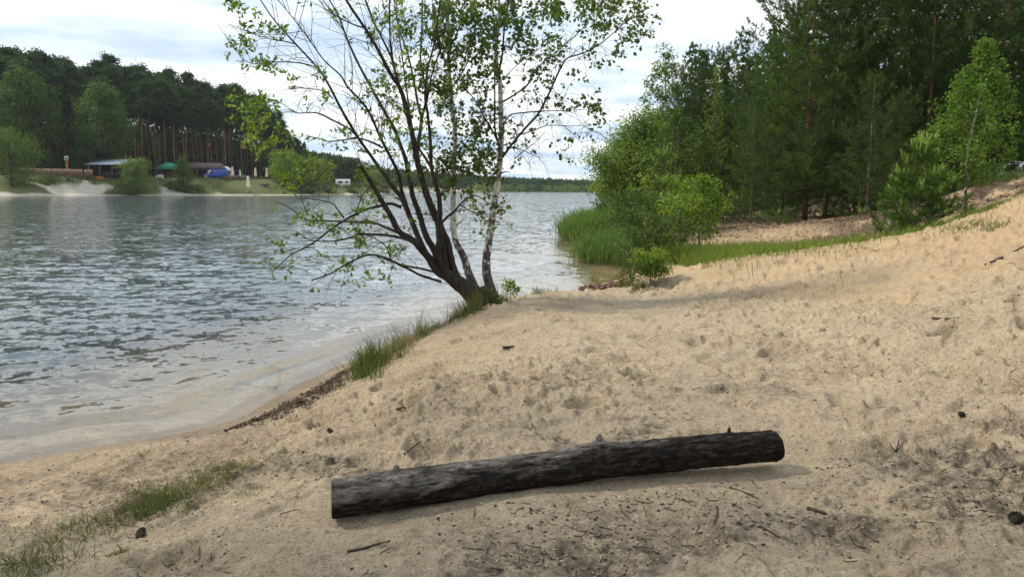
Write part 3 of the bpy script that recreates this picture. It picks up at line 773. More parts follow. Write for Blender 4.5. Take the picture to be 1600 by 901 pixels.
def wood_pine(h, seed, base=.12, wid=3.0, nw=None, nl=.13, nwid=.020, k=13, leaf=None, shape=None, dead=6, candles=False, dens=1.0, tr=None, candle_len=.16):
    """pine near enough to read its branch whorls and needle tufts"""
    rs = np.random.RandomState(seed); T = Geo(); Bg = Geo(); Cn = Geo(); Sh = Geo()
    tr = tr or .0075 * h + .02
    path = smooth_path([[0, 0, 0], [rs.randn() * .01 * h, rs.randn() * .01 * h, h * .5], [rs.randn() * .015 * h, rs.randn() * .015 * h, h * .985]], 16)
    tube(T, path, np.linspace(tr, tr * .12, 16), 8, wob=.04)
    at_ = lambda zc: np.array([np.interp(zc, path[:, 2], path[:, i]) for i in range(3)])
    nw = nw or int(h * (1 - base) / .42)
    tp, td, ts = [], [], []; tips = []
    shape = shape or ([0, .15, .5, .85, 1], [.75, 1, .78, .4, .08])
    for wi in range(nw):
        q = (wi + .3 * rs.rand()) / nw; zc = h * (base + (1 - base) * q)
        nbr = rs.randint(4, 7); a0 = rs.rand() * 6.28
        for b in range(nbr):
            Lb = wid * np.interp(q, *shape) * (.62 + .5 * rs.rand())
            a = a0 + b * 6.283 / nbr + rs.randn() * .25; up = .12 + .75 * q ** 2 + .12 * rs.randn()
            h2 = np.array([math.cos(a), math.sin(a), 0])
            s0 = at_(zc + .1 * rs.randn())
            pts = np.array([s0 + h2 * Lb * t + np.array([0, 0, Lb * (up * t - .22 * math.sin(t * 3.1) + .20 * t * t)]) for t in (0, .3, .6, .85, 1)])
            pts[1:] += rs.randn(4, 3) * .03 * Lb
            tube(Bg, pts, np.array([.020, .015, .010, .007, .004]) * (.45 + .30 * Lb), 4, False)
            bd = norm(pts[-1] - pts[2]); sidev = np.array([-h2[1], h2[0], 0])
            ntw = max(3, int(Lb * 7.5 * dens))
            for t in np.linspace(.12, 1.0, ntw):
                c = np.array([np.interp(t, (0, .3, .6, .85, 1), pts[:, i]) for i in range(3)])
                sg = 1 if rs.rand() < .5 else -1
                tw = norm(bd * .9 + sidev * sg * (1.1 - .5 * t) + np.array([0, 0, .25 + .2 * rs.randn()]) + .25 * rs.randn(3))
                tl = (.16 + .34 * (1 - t) * min(Lb, 2.2) * .55) * (.7 + .6 * rs.rand())
                tube(Bg, [c, c + tw * tl], [.004, .003], 3, False)
                nt = max(1, int(tl / .15))
                for s in np.linspace(.45 if nt > 1 else 1, 1, nt):
                    tp.append(c + tw * tl * s); td.append(tw); ts.append(1 if s > .95 else .8)
            tp.append(pts[-1]); td.append(bd); ts.append(1.1); tips.append((pts[-1], bd, q))
    tp.append(path[-1]); td.append(np.array([0, 0, 1.0])); ts.append(1.2)
    tp, td, ts = np.array(tp), np.array(td), np.array(ts)
    n = len(tp) * k; i = np.repeat(np.arange(len(tp)), k)
    dd = norm(td[i] * .75 + rs.randn(n, 3) * .62 + [0, 0, .12])
    blades(Cn, tp[i] - td[i] * (rs.rand(n, 1) * .10), dd, nl * ts[i] * (.7 + .6 * rs.rand(n)), nwid, rs)
    for d_ in range(dead):
        zc = h * base * (.35 + .65 * rs.rand()) if base > .1 else h * .1
        a = rs.rand() * 6.28; s0 = at_(zc); e = s0 + np.array([math.cos(a), math.sin(a), .05 - .2 * rs.rand()]) * wid * (.3 + .4 * rs.rand())
        tube(Bg, smooth_path([s0, (s0 + e) / 2 + rs.randn(3) * .05, e], 5), np.linspace(.012, .003, 5), 4, False)
    out = {'trunk': T.mesh('trunk', PINE_BARK, True), 'branches': Bg.mesh('branches', GREY_BARK, True), 'crown': Cn.mesh('crown', leaf or PINE_LEAF)}
    if candles:
        cp, cd, cl = [], [], []
        for (p, b, q) in tips:
            for c_ in range(rs.randint(2, 5) if q > .25 else rs.randint(0, 2)):
                cp.append(p + rs.randn(3) * .02); cd.append(norm(np.array([0, 0, 1.0]) + .18 * rs.randn(3) + b * .22)); cl.append(candle_len * (.5 + .7 * rs.rand()) * (.6 + .7 * q))
        for c_ in range(6): cp.append(path[-1] + rs.randn(3) * .012); cd.append(norm(np.array([0, 0, 1.0]) + .20 * rs.randn(3) * [1, 1, 0])); cl.append(candle_len * (1.2 + .5 * rs.rand()))
        cp.append(path[-1]); cd.append(np.array([0, 0, 1.0])); cl.append(candle_len * 2.6)
        for p, d, l in zip(cp, cd, cl):
            tube(Sh, [p, p + d * l * .6, p + d * l], [.010, .011, .005], 4)
            nn = 46; f = rs.rand(nn, 1)
            blades(Sh, p + d * l * f, norm(d * .9 + rs.randn(nn, 3) * .35), .045 + .02 * rs.rand(nn), .007, rs)
        out['new_shoot'] = Sh.mesh('new_shoot', CANDLE)
    return out

def sapling(h, w, seed, leaf, bark, lsize=.05, nbr=40, k=34, base=.1, tr=.03, droop=.15, shape=None, cl=.16, up=.9, lean=(0, 0), wander=.02):
    """slim young tree or shrub: fine ascending branches set with separate leaves"""
    rs = np.random.RandomState(seed); T = Geo(); Bg = Geo(); Cn = Geo()
    path = smooth_path([[0, 0, 0], [rs.randn() * wander * h + lean[0] * .3, rs.randn() * wander * h + lean[1] * .3, h * .35],
                        [rs.randn() * wander * h + lean[0] * .7, rs.randn() * wander * h + lean[1] * .7, h * .7], [lean[0], lean[1], h]], 18)
    tube(T, path, np.linspace(tr, tr * .1, 18), 8, wob=.05)
    shape = shape or ([0, .2, .5, .8, 1], [.5, .95, 1, .6, .12])
    P, D = [], []
    for b in range(nbr):
        q = (b + rs.rand()) / nbr; zc = h * (base + (1 - base) * q * .97)
        s = np.array([np.interp(zc, path[:, 2], path[:, i]) for i in range(3)])
        a = b * 2.4 + rs.randn() * .4; Lb = w * .5 * np.interp(q, *shape) * (.55 + .6 * rs.rand())
        h2 = np.array([math.cos(a), math.sin(a), 0])
        e = s + h2 * Lb + np.array([0, 0, Lb * up * (.6 + .6 * rs.rand())])
        m_ = (s + e) / 2 + np.array([0, 0, Lb * droop]) + rs.randn(3) * .05 * Lb
        br = smooth_path([s, m_, e, e + h2 * Lb * .12 - np.array([0, 0, Lb * droop * .8])], 9)
        tube(Bg, br, np.linspace(tr * .20, .002, 9), 4, False)
        for t in np.linspace(2, 8, 6 + int(Lb * 3)):
            c = br[int(t)]; tw = norm(rs.randn(3) + h2 * .8 + [0, 0, .3]); tl = Lb * .28 * rs.rand() + .04
            tube(Bg, [c, c + tw * tl], [.003, .0015], 3, False)
            P.append(c + tw * tl); D.append(tw)
        P.append(br[-1]); D.append(norm(br[-1] - br[-3]))
    P.append(path[-1]); D.append(np.array([0, 0, 1.0]))
    P, D = np.array(P), np.array(D); kk = max(3, int(k * nbr / len(P)))
    i = np.repeat(np.arange(len(P)), kk); n = len(i)
    pos = P[i] - D[i] * (rs.rand(n, 1) * cl) + rs.randn(n, 3) * cl * .42
    nr = norm(rs.randn(n, 3) * .7 + [0, 0, .8]); dr = norm(rs.randn(n, 3) + D[i] * .7 + [0, 0, -.45])
    leaves(Cn, pos, dr, nr, lsize * (.6 + .7 * rs.rand(n)), lsize * .7 * (.6 + .6 * rs.rand(n)))
    return {'trunk': T.mesh('trunk', bark, True), 'branches': Bg.mesh('branches', TWIG_BARK, True), 'crown': Cn.mesh('crown', leaf)}

def place(name, meshes, loc, rz=0.0, sc=1.0, label=None, cat='tree', group=None, tilt=None):
    o = empty(name, loc, rz, label, cat, group)
    o.scale = (sc, sc, sc) if np.isscalar(sc) else sc
    if tilt: o.rotation_euler = (tilt[0], tilt[1], rz)
    for k, me in meshes.items(): link_mesh(k, me, o)
    return o

def on_ground(px, py, Y):
    """the spot below the sight line at distance Y, at ground level"""
    p = at(px, py, Y); p[2] = ground_z(p[0], p[1]); return p

# ================================================================== the willow and the two birches on the bank
def px3(pts, y0, slope=0.0, bow=0.0, rs=RS):
    """survey of a stem: pixels along it, its foot y0 metres away, running away / towards at slope"""
    n = len(pts); s = np.linspace(0, 1, n)
    return np.array([at(p[0], p[1], y0 + slope * t + bow * math.sin(math.pi * t)) for p, t in zip(pts, s)])

class Plant:
    def __init__(s, rs): s.T = Geo(); s.S = Geo(); s.Lf = Geo(); s.rs = rs; s.lp = []; s.ld = []; s.parts = []
    def stem(s, P, r0, r1, sides=8, n=None, geo=None, pw=1.0):
        n = n or max(10, len(P) * 4); Q = smooth_path(P, n)
        rad = r1 + (r0 - r1) * (1 - np.linspace(0, 1, n)) ** pw
        g = Geo(); tube(g, Q, rad, sides, wob=.05, rs=s.rs); s.parts.append(('branch' if geo is s.S else 'stem', g)); return Q
    def twigs(s, Q, n, l0, l1, r, lead=.6, droop=-.1, lo=.25, leafy=.5, per=7, depth=1, sub=3, flat=.75):
        rs = s.rs
        for _ in range(n):
            f = lo + (1 - lo) * rs.rand(); i = int(f * (len(Q) - 2)); c = Q[i]; t = norm(Q[i + 1] - Q[i])
            d = norm(t * lead + rdir(1, rs)[0] * [1, flat, 1] + [0, 0, .15]); L = l0 + (l1 - l0) * rs.rand()
            e = c + d * L + np.array([0, 0, droop * L]); m_ = c + d * L * .5 + rs.randn(3) * .07 * L
            B = smooth_path([c, m_, e], 7); tube(s.S, B, np.linspace(r, r * .35, 7), 4, False)
            if depth > 1:
                s.twigs(B, sub, l0 * .5, l1 * .5, r * .55, .8, droop, .3, leafy, per, depth - 1, sub, flat)
            if rs.rand() < leafy: s.tuft(B[-1], d, per); 
    def tuft(s, p, d, per, spread=.06):
        for _ in range(per):
            s.lp.append(p - d * s.rs.rand() * spread * 2.0 + s.rs.randn(3) * spread * .45); s.ld.append(norm(d * .6 + s.rs.randn(3) * .8 + [0, 0, .15]))
    def leafbox(s, x0, y0, x1, y1, n, Y, dy=.5, per=6, spread=.06):
        """little leaf sprays filling part of the crown, hung on their own twigs"""
        for _ in range(n):
            p = at(x0 + (x1 - x0) * s.rs.rand(), y0 + (y1 - y0) * s.rs.rand(), Y + dy * s.rs.randn())
            d = norm(s.rs.randn(3) * [1, .8, .7] + [0, 0, -.2]); q = p - d * (.10 + .16 * s.rs.rand()) + [0, 0, .05]
            tube(s.Lf, [q, (p + q) / 2 + s.rs.randn(3) * .012, p], [.0035, .003, .002], 3, False)
            s.tuft(p, d, per, spread)
    def finish(s, name, loc, trunk_mat, leaf, size, wd, label, droop=0.0, cat='tree', limb_mat=None):
        limb_mat = limb_mat or WILLOW_BARK
        root = empty(name, loc, 0, label, cat)
        s.T.build('trunk', trunk_mat, root, True, loc); s.S.build('twigs', TWIG_BARK, root, True, loc)
        for nm, g in s.parts: g.build(nm, trunk_mat if nm == 'stem' else limb_mat, root, True, loc)
        P = np.array(s.lp); D = np.array(s.ld) + [0, 0, -droop]; n = len(P)
        nr = norm(s.rs.randn(n, 3) * .8 + [0, 0, .6])
        leaves(s.Lf, P, D, nr, size * (.6 + .65 * s.rs.rand(n)), size * wd * (.7 + .5 * s.rs.rand(n)), .14)
        s.Lf.build('foliage', leaf, root, False, loc); return root

WY = 10.6                                       # the group stands some ten and a half metres off
rs = np.random.RandomState(21)
W = Plant(rs)
base = on_ground(752, 482, WY)
foot = base + [0, 0, -.12]
trunk = np.array([foot, at(742, 468, WY), at(722, 447, WY - .02), at(704, 432, WY - .03), at(694, 422, WY - .02)])
Q = smooth_path(trunk, 18); tube(W.T, Q, np.interp(np.linspace(0, 1, 18), [0, .25, .6, 1], [.18, .122, .108, .085]), 14, wob=.06, rs=rs)
for (ax_, ay_) in [(.22, -.10), (.02, -.20), (.16, .18)]:     # root flares
    tube(W.T, smooth_path([foot + [ax_ * .1 - .04, ay_ * .1, .30], foot + [ax_ * .6, ay_ * .6, .15], foot + [ax_ * 1.2, ay_ * 1.2, .04], foot + [ax_ * 1.6, ay_ * 1.6, -.06]], 9), np.linspace(.13, .035, 9), 8, wob=.08, rs=rs)
pf = lambda x: x / 1142.0 * WY * .33             # half a pixel width in metres
STEMS = [  # pixels foot -> tip, width px foot, width px tip, run in depth
    ('E', [(700, 432), (684, 424), (671, 404), (658, 389), (645, 375), (624, 362), (611, 338), (597, 315), (584, 292), (570, 270), (562, 257)], 22, 8, -.5),
    ('G', [(690, 424), (671, 404), (662, 389), (653, 369), (644, 347), (635, 327), (627, 308), (610, 288), (598, 270), (580, 244), (560, 216), (534, 172), (512, 130), (495, 105), (462, 69), (432, 36), (412, 8), (395, -20)], 17, 2.5, .9),
    ('F', [(640, 335), (628, 300), (622, 270), (606, 238), (594, 214), (578, 178), (562, 156), (543, 136), (531, 117), (506, 94), (483, 62), (455, 25), (430, -5)], 9.5, 1.6, -.3),
    ('H', [(700, 430), (686, 411), (680, 393), (669, 375), (662, 358), (655, 333), (646, 310), (640, 282), (634, 250), (626, 228), (617, 203), (604, 180), (590, 155), (576, 130), (556, 92), (540, 55), (529, 25), (512, -5), (505, -30)], 19, 3.2, 1.3),
    ('I', [(698, 425), (692, 395), (688, 373), (686, 350), (679, 335), (671, 316), (664, 296), (656, 268), (650, 242), (644, 210), (636, 176), (626, 140), (608, 112), (589, 75), (570, 44), (545, 7), (530, -20)], 23, 5, -.9),
    ('I2', [(640, 190), (632, 160), (627, 143), (619, 119), (610, 87), (589, 44), (572, 5), (566, -20)], 8, 3.5, .4),
    ('I3', [(626, 142), (616, 105), (610, 70), (609, 30), (608, -25)], 6, 3.0, -.5),
    ('J', [(655, 262), (652, 238), (656, 210), (659, 184), (664, 166), (668, 150), (663, 128), (657, 92), (659, 52), (660, -20)], 10, 3.5, .5),
    ('J1', [(659, 184), (654, 168), (649, 140), (645, 118), (638, 88), (628, 58), (620, 30), (614, -15)], 6.5, 3, 1.0),
    ('J3', [(667, 152), (672, 130), (676, 112), (690, 70), (699, 30), (712, -15)], 5, 2, -.7),
    ('K', [(706, 436), (693, 418), (684, 396), (687, 372), (687, 350), (687, 322), (685, 303), (680, 284), (674, 260), (673, 230), (671, 202), (667, 170), (664, 150), (668, 110), (680, 60), (690, -20)], 17, 3.0, -1.2),
    ('K2', [(674, 262), (664, 246), (655, 232), (646, 208), (638, 160), (630, 100), (622, 40), (618, -10)], 7, 2.4, .7),
    ('L', [(724, 446), (711, 424), (705, 402), (700, 378), (692, 360), (687, 345)], 17, 12, -.1),
]
Qs = {}
for nm, P, w0, w1, dy in STEMS:
    Qs[nm] = W.stem(px3(P, WY, dy), pf(w0), pf(w1), 9, pw=1.25)
LIMBS = [
    ([(689, 440), (670, 434), (655, 429), (640, 421), (627, 415), (610, 406), (593, 400), (576, 398), (563, 402), (540, 413), (521, 425), (504, 432), (487, 438)], 7, 2.6, -1.5),
    ([(676, 424), (655, 419), (633, 415), (612, 408), (600, 404)], 6, 4, -.9),
    ([(658, 388), (640, 376), (619, 370), (600, 367), (577, 366), (561, 366), (545, 372), (526, 376), (508, 377), (493, 376), (470, 371)], 8, 1.8, -.8),
    ([(645, 374), (619, 362), (600, 354), (588, 349), (577, 348), (560, 347), (540, 346), (510, 345), (477, 343), (460, 330), (444, 320), (428, 314)], 9, 1.6, .9),
    ([(627, 324), (610, 318), (593, 322), (575, 326), (563, 331), (540, 343), (516, 359), (493, 377), (470, 390), (453, 399), (440, 411), (426, 425)], 8, 1.8, -.4),
    ([(537, 340), (528, 328), (520, 318), (505, 314), (490, 311), (475, 308)], 5, 1.6, .5),
    ([(559, 214), (545, 201), (518, 187), (500, 178), (487, 176), (470, 177), (451, 175), (431, 178)], 5, 1.4, -.8),
    ([(520, 154), (510, 145), (495, 140), (470, 138), (451, 139), (440, 143)], 3.6, 1.0, .5),
    ([(598, 231), (580, 222), (559, 216), (535, 219), (512, 221), (495, 216), (480, 222)], 5, 1.4, -.9),
    ([(497, 107), (480, 101), (462, 98), (440, 97), (423, 97), (401, 105), (385, 104)], 3.8, 1.0, .4),
    ([(462, 69), (445, 65), (426, 62), (405, 56), (390, 52)], 3.2, 1.0, -.4),
    ([(420, 96), (400, 100), (380, 93), (366, 74), (356, 63)], 2.4, 1.0, .3),
    ([(570, 44), (556, 40), (540, 33), (522, 24), (500, 10)], 4, 1.2, -.4),
    ([(602, 218), (596, 200), (600, 175), (604, 150), (598, 120)], 3.2, 1.4, .6),
    ([(691, 347), (700, 338), (707, 333), (714, 325), (720, 318), (728, 311), (735, 307), (744, 306), (753, 310), (762, 318)], 6.5, 1.6, -.6),
    ([(722, 321), (730, 327), (738, 331), (747, 333), (755, 334)], 3, 1.4, -.3),
    ([(686, 344), (672, 336), (660, 335)], 4, 2, .4),
    ([(556, 331), (570, 300), (590, 290), (610, 296)], 3, 1.5, .5),
    ([(480, 332), (470, 300), (500, 275), (512, 262)], 2.4, 1.0, .7),
    ([(612, 410), (603, 385), (585, 372), (560, 362), (545, 345)], 3, 1.2, -.6),
]
for P, w0, w1, dy in LIMBS:
    q = W.stem(px3(P, WY + (.25 if dy > 0 else -.25), dy), pf(w0), pf(w1), 6, geo=W.S)
    W.twigs(q, 8, .15, .5, .0045, .7, -.15, .3, .28, 5, 2, 2)
for nm, n in (('G', 40), ('F', 34), ('H', 36), ('I', 30), ('I2', 14), ('I3', 12), ('J', 16), ('J1', 14), ('K', 18), ('K2', 12), ('E', 10)):
    W.twigs(Qs[nm], int(n * .8), .3, 1.2, .0050, .9, -.03, .3, .05 if nm in 'GFHI' else .10, 4, 2, 2)
# where the leaf sprays hang thickest
for b in [(362, 148, 432, 192, 44), (366, 190, 450, 246, 36), (352, 0, 400, 22, 12), (350, 58, 392, 85, 12), (392, 92, 440, 116, 14), (400, 38, 450, 62, 10), (376, 15, 402, 52, 8),
          (418, 410, 434, 432, 5), (424, 378, 442, 398, 4), (528, 408, 552, 424, 8), (560, 430, 580, 450, 8), (590, 428, 606, 446, 7), (552, 362, 580, 390, 10), (595, 386, 625, 412, 10),
          (470, 330, 530, 352, 14), (560, 318, 606, 350, 18), (420, 255, 470, 296, 16), (455, 230, 500, 280, 14), (545, 272, 600, 306, 14), (560, 240, 610, 275, 8), (520, 196, 545, 215, 6),
          (562, 96, 630, 150, 40), (575, 10, 640, 70, 34), (630, 60, 700, 150, 54), (620, 150, 680, 240, 46), (600, 0, 690, 60, 50), (560, 150, 620, 220, 18), (640, 240, 668, 300, 22),
          (590, 180, 640, 260, 20), (690, 130, 705, 200, 12), (480, 100, 500, 120, 4), (450, 110, 470, 125, 3)]:
    W.leafbox(b[0], b[1], b[2], b[3], int(b[4] * (.75 if b[0] < 540 else .55)), WY, .40, 9, .055)
W.finish('willow_tree', base, WILLOW_BARK, WILLOW_LEAF, .080, .50, 'dark many-stemmed willow leaning out over the lake at the edge of the sand bank', .1)

# ---- birch with the crooked foot, left of the two
rs = np.random.RandomState(33)
B = Plant(rs); Y1 = 10.75
base = on_ground(755, 474, Y1)
P = [(757, 478), (752, 468), (742, 450), (735, 434), (730, 420), (726, 406), (720, 392), (713, 380), (709, 362), (708, 334), (708, 306), (709, 270), (710, 240), (711, 210), (708, 180), (705, 150), (703, 128), (701, 87), (700, 35), (699, -30)]
Q1 = smooth_path(px3(P, Y1, .5), 60)
tube(B.T, Q1, np.interp(np.linspace(0, 1, 60), [0, .05, .12, .3, .45, .7, 1], [.11, .085, .066, .050, .043, .034, .022]), 12, wob=.03, rs=rs)
for (P, w0, w1, dy) in [([(708, 238), (700, 262), (692, 272), (684, 280)], 3, 1.2, -.4), ([(710, 250), (720, 232), (735, 215), (742, 196)], 3.4, 1.2, .6), ([(706, 160), (696, 150), (684, 140), (672, 128)], 3, 1.2, -.5),
                        ([(704, 140), (718, 120), (730, 98), (738, 70), (742, 40)], 4, 1.4, .6), ([(702, 110), (690, 85), (680, 50), (676, 8)], 4, 1.6, -.5), ([(701, 80), (715, 50), (724, 20), (728, -15)], 4, 1.6, .5),
                        ([(712, 274), (726, 268), (738, 262)], 2.4, 1, .3), ([(703, 275), (697, 262), (688, 250)], 3, 1, -.5)]:
    q = B.stem(px3(P, Y1, dy), pf(w0), pf(w1), 5, geo=B.S); B.twigs(q, 12, .2, .6, .004, .5, -.3, .2, .7, 6, 2, 2)
B.twigs(Q1, 30, .25, .8, .0038, .4, -.2, .4, .35, 6, 2, 2)
for b in [(690, 60, 730, 130, 60), (660, 0, 760, 60, 120), (680, 130, 730, 180, 46), (700, 180, 745, 240, 42), (715, 230, 760, 270, 34), (730, 60, 770, 130, 54), (690, 240, 712, 300, 10), (735, 130, 765, 170, 16), (690, 0, 745, 40, 60)]:
    B.leafbox(b[0], b[1], b[2], b[3], int(b[4] * .56), Y1 + .2, .5, 6, .06)
B.finish('birch_tree', base, BIRCH_BARK, BIRCH_LEAF, .066, .85, 'slender white birch with a crooked foot, close against the willow', .5)

# ---- straighter birch, right of the two
rs = np.random.RandomState(35)
B = Plant(rs); Y2 = 10.9
base = on_ground(769, 462, Y2)
P = [(772, 466), (769, 458), (763, 440), (760, 424), (760, 406), (762, 388), (766, 360), (770, 334), (774, 308), (779, 275), (782, 242), (783, 210), (783, 180), (782, 150), (781, 128), (776, 105), (775, 70), (779, 35), (780, -30)]
Q2 = smooth_path(px3(P, Y2, .4), 60)
tube(B.T, Q2, np.interp(np.linspace(0, 1, 60), [0, .05, .12, .3, .5, .75, 1], [.10, .078, .070, .058, .045, .034, .022]), 12, wob=.035, rs=rs)
for (P, w0, w1, dy, nt, lf) in [
    ([(781, 232), (776, 215), (773, 196), (773, 160), (773, 130), (772, 95)], 6, 3, -.25, 8, .5), ([(780, 110), (785, 84), (788, 44), (794, 8), (797, -25)], 6, 3, .3, 10, .6),
    ([(779, 224), (771, 207), (762, 192), (756, 182), (750, 170), (740, 154), (728, 140), (715, 120)], 5, 1.6, -.6, 16, .6),
    ([(785, 246), (795, 232), (805, 219), (823, 198), (841, 178), (852, 158), (862, 137), (869, 121), (877, 105), (885, 92), (902, 86), (919, 80), (940, 67), (957, 53), (978, 34), (998, 16)], 6.5, 1.6, -1.0, 26, .4),
    ([(786, 159), (806, 147), (824, 133), (830, 122), (835, 111), (852, 95), (871, 80), (890, 63), (908, 47), (925, 25)], 5, 1.4, .8, 20, .55),
    ([(786, 194), (792, 186), (799, 179), (820, 176), (841, 174), (870, 173), (902, 172), (930, 170)], 4, 1, -.9, 16, .25),
    ([(815, 210), (836, 203), (858, 196), (890, 197), (924, 196)], 3.4, 1, .5, 12, .25), ([(804, 248), (816, 238), (827, 230), (840, 219), (852, 206)], 2.6, 1, .4, 5, .1),
    ([(787, 243), (793, 236), (799, 231), (815, 234), (830, 241), (846, 247)], 3.4, 1.2, -.4, 6, .1), ([(782, 271), (787, 269), (795, 268)], 4.5, 2, -.1, 0, 0),
    ([(786, 24), (800, 14), (812, 2), (822, -14)], 4, 1.6, .4, 10, .8), ([(797, 230), (808, 232), (822, 250), (830, 262)], 2, .8, .3, 3, 0), ([(880, 196), (900, 214), (915, 232)], 1.8, .8, .3, 5, 0),
    ([(790, 120), (812, 98), (838, 80), (858, 70)], 2.2, .9, .5, 8, .3), ([(776, 270), (768, 264), (760, 258), (752, 250)], 3, 1, -.3, 6, .5)]:
    q = B.stem(px3(P, Y2, dy), pf(w0), pf(w1), 6, geo=B.S)
    if nt: B.twigs(q, nt, .2, .8, .0036, .45, -.45, .3, lf, 6, 2, 2)
B.twigs(Q2, 18, .25, .7, .0042, .4, -.2, .5, .6, 6, 2, 2)
for b in [(730, 0, 800, 60, 100), (745, 60, 780, 120, 50), (800, 0, 880, 40, 54), (860, 0, 930, 30, 44), (905, 0, 1000, 14, 44), (925, 0, 962, 22, 34), (805, 48, 860, 92, 46), (850, 15, 885, 95, 40), (790, 30, 830, 70, 26),
          (960, 25, 1000, 85, 34), (990, 10, 1030, 60, 30), (900, 20, 960, 60, 30), (925, 160, 945, 195, 16), (850, 155, 880, 172, 8), (905, 160, 940, 180, 14), (738, 150, 775, 200, 30), (735, 230, 775, 268, 36), (740, 200, 778, 235, 26),
          (800, 96, 850, 106, 8), (755, 306, 790, 335, 18), (915, 78, 930, 100, 8), (955, 60, 980, 90, 10)]:
    B.leafbox(b[0], b[1], b[2], b[3], int(b[4] * .62), Y2 + .1, .5, 6, .06)
B.finish('birch_tree', base, BIRCH_BARK, BIRCH_LEAF, .066, .85, 'white birch with black cracked bark at its foot, right of the crooked birch', .5)

# ================================================================== bushes, saplings and pines to the right
# small seedlings beside the birch foot
for (px, py, Y, h, w_, s, lab) in [(797, 462, 11.2, .24, .26, 3, 'small leafy seedling sprouting at the foot of the birch nearest the open sand')]:
    place('seedling', sapling(h, w_, s, BRIGHT_LEAF, TWIG_BARK, .05, 9, 12, .2, .006, .1, None, .05), on_ground(px, py, Y), 0, 1, lab, 'seedling')

BUSHES = [
  # px, py, Y, name, mesh, label, category
  (1093, 374, 19.5, 'birch_sapling', sapling(1.95, 1.6, 51, BRIGHT_LEAF, GREY_BARK, .085, 60, 48, .08, .022, .12, ([0, .2, .5, .8, 1], [.9, 1, .75, .35, .1]), .16), 'bright leafy birch sapling standing at the inner end of the grass strip', 'sapling'),
  (1062, 378, 19.2, 'leafy_shrub', sapling(1.2, 1.5, 52, BRIGHT_LEAF, GREY_BARK, .085, 44, 44, .05, .02, .12, ([0, .5, 1], [.9, 1, .5]), .16), 'bushy bright shrub just left of the birch sapling', 'shrub'),
  (1020, 372, 21.5, 'leafy_shrub', sapling(1.25, 1.8, 53, BUSH_LEAF, GREY_BARK, .095, 60, 50, .03, .022, .1, ([0, .4, .8, 1], [.9, 1, .7, .3]), .17), 'broad mid-green shrub behind the front reeds', 'shrub'),
  (985, 362, 24.5, 'leafy_shrub', sapling(1.4, 1.8, 54, BUSH_LEAF, GREY_BARK, .10, 60, 50, .03, .022, .1, ([0, .4, .8, 1], [.9, 1, .7, .3]), .17), 'mid-green shrub rising behind the middle of the reed bed', 'shrub'),
  (1040, 350, 28.0, 'leafy_shrub', sapling(1.9, 2.2, 55, BRIGHT_LEAF, GREY_BARK, .11, 60, 50, .03, .022, .1, ([0, .4, .8, 1], [.9, 1, .7, .3]), .18), 'yellow-green shrub behind the bright sapling, left of the dark pines', 'shrub'),
  (996, 398, 16.8, 'leafy_shrub', sapling(.85, 1.15, 56, BUSH_LEAF, GREY_BARK, .07, 34, 44, .03, .015, .1, ([0, .5, 1], [.9, 1, .5]), .12), 'low dark shrub over the far corner of the little cove', 'shrub'),
  (1034, 399, 16.6, 'leafy_shrub', sapling(1.0, 1.2, 57, BUSH_LEAF, GREY_BARK, .07, 36, 46, .03, .015, .1, ([0, .5, 1], [.9, 1, .5]), .12), 'dense dark shrub at the left end of the grass strip', 'shrub'),
  (1016, 443, 13.3, 'leafy_shrub', sapling(.42, .62, 58, BRIGHT_LEAF, TWIG_BARK, .048, 44, 80, .03, .010, .1, ([0, .5, 1], [1, 1, .7]), .08), 'small bright yellow-green bush at the bare sand edge of the cove', 'shrub'),
  (990, 446, 13.0, 'leafy_shrub', sapling(.42, .5, 59, BUSH_LEAF, TWIG_BARK, .034, 24, 40, .03, .008, .1, ([0, .5, 1], [.9, 1, .6]), .07), 'lowest dark bush overhanging the drift of dead leaves', 'shrub'),
]
for (px, py, Y, nm, me_, lab, cat) in BUSHES:
    place(nm, me_, on_ground(px, py, Y), 0, 1, lab, cat)

# pine sapling with candle shoots above the shrubs
place('pine_sapling', wood_pine(2.75, 61, .38, .46, 8, .085, .010, 16, YOUNG_PINE, ([0, .4, .8, 1], [.8, 1, .8, .3]), 0, True, 2.0, .022, .26), on_ground(1022, 352, 25), .4, 1, 'thin pine sapling with pale upright shoots rising above the shrubs', 'sapling', tilt=(0, .10))
# the small pine and the young birch on the sand slope
place('young_pine', wood_pine(2.0, 62, .02, .98, 12, .085, .0105, 24, YOUNG_PINE, ([0, .2, .45, .7, .9, 1], [1, 1, .62, .34, .22, .05]), 0, True, 4.4, .030, .15), on_ground(1432, 376, 16.2), .7, 1, 'bushy young pine with yellow-green candle shoots at the foot of the sand slope', 'young pine')
place('young_birch', sapling(4.15, 1.75, 63, YOUNG_BIRCH_LEAF, BIRCH_BARK, .078, 130, 70, .16, .040, .06, ([0, .15, .35, .6, .8, 1], [.65, 1, .95, .62, .36, .06]), .17, .55, (.12, 0), .010), on_ground(1508, 338, 18.0), 0, 1, 'young birch with a thin white stem on the slope, right of the bushy young pine', 'young birch')

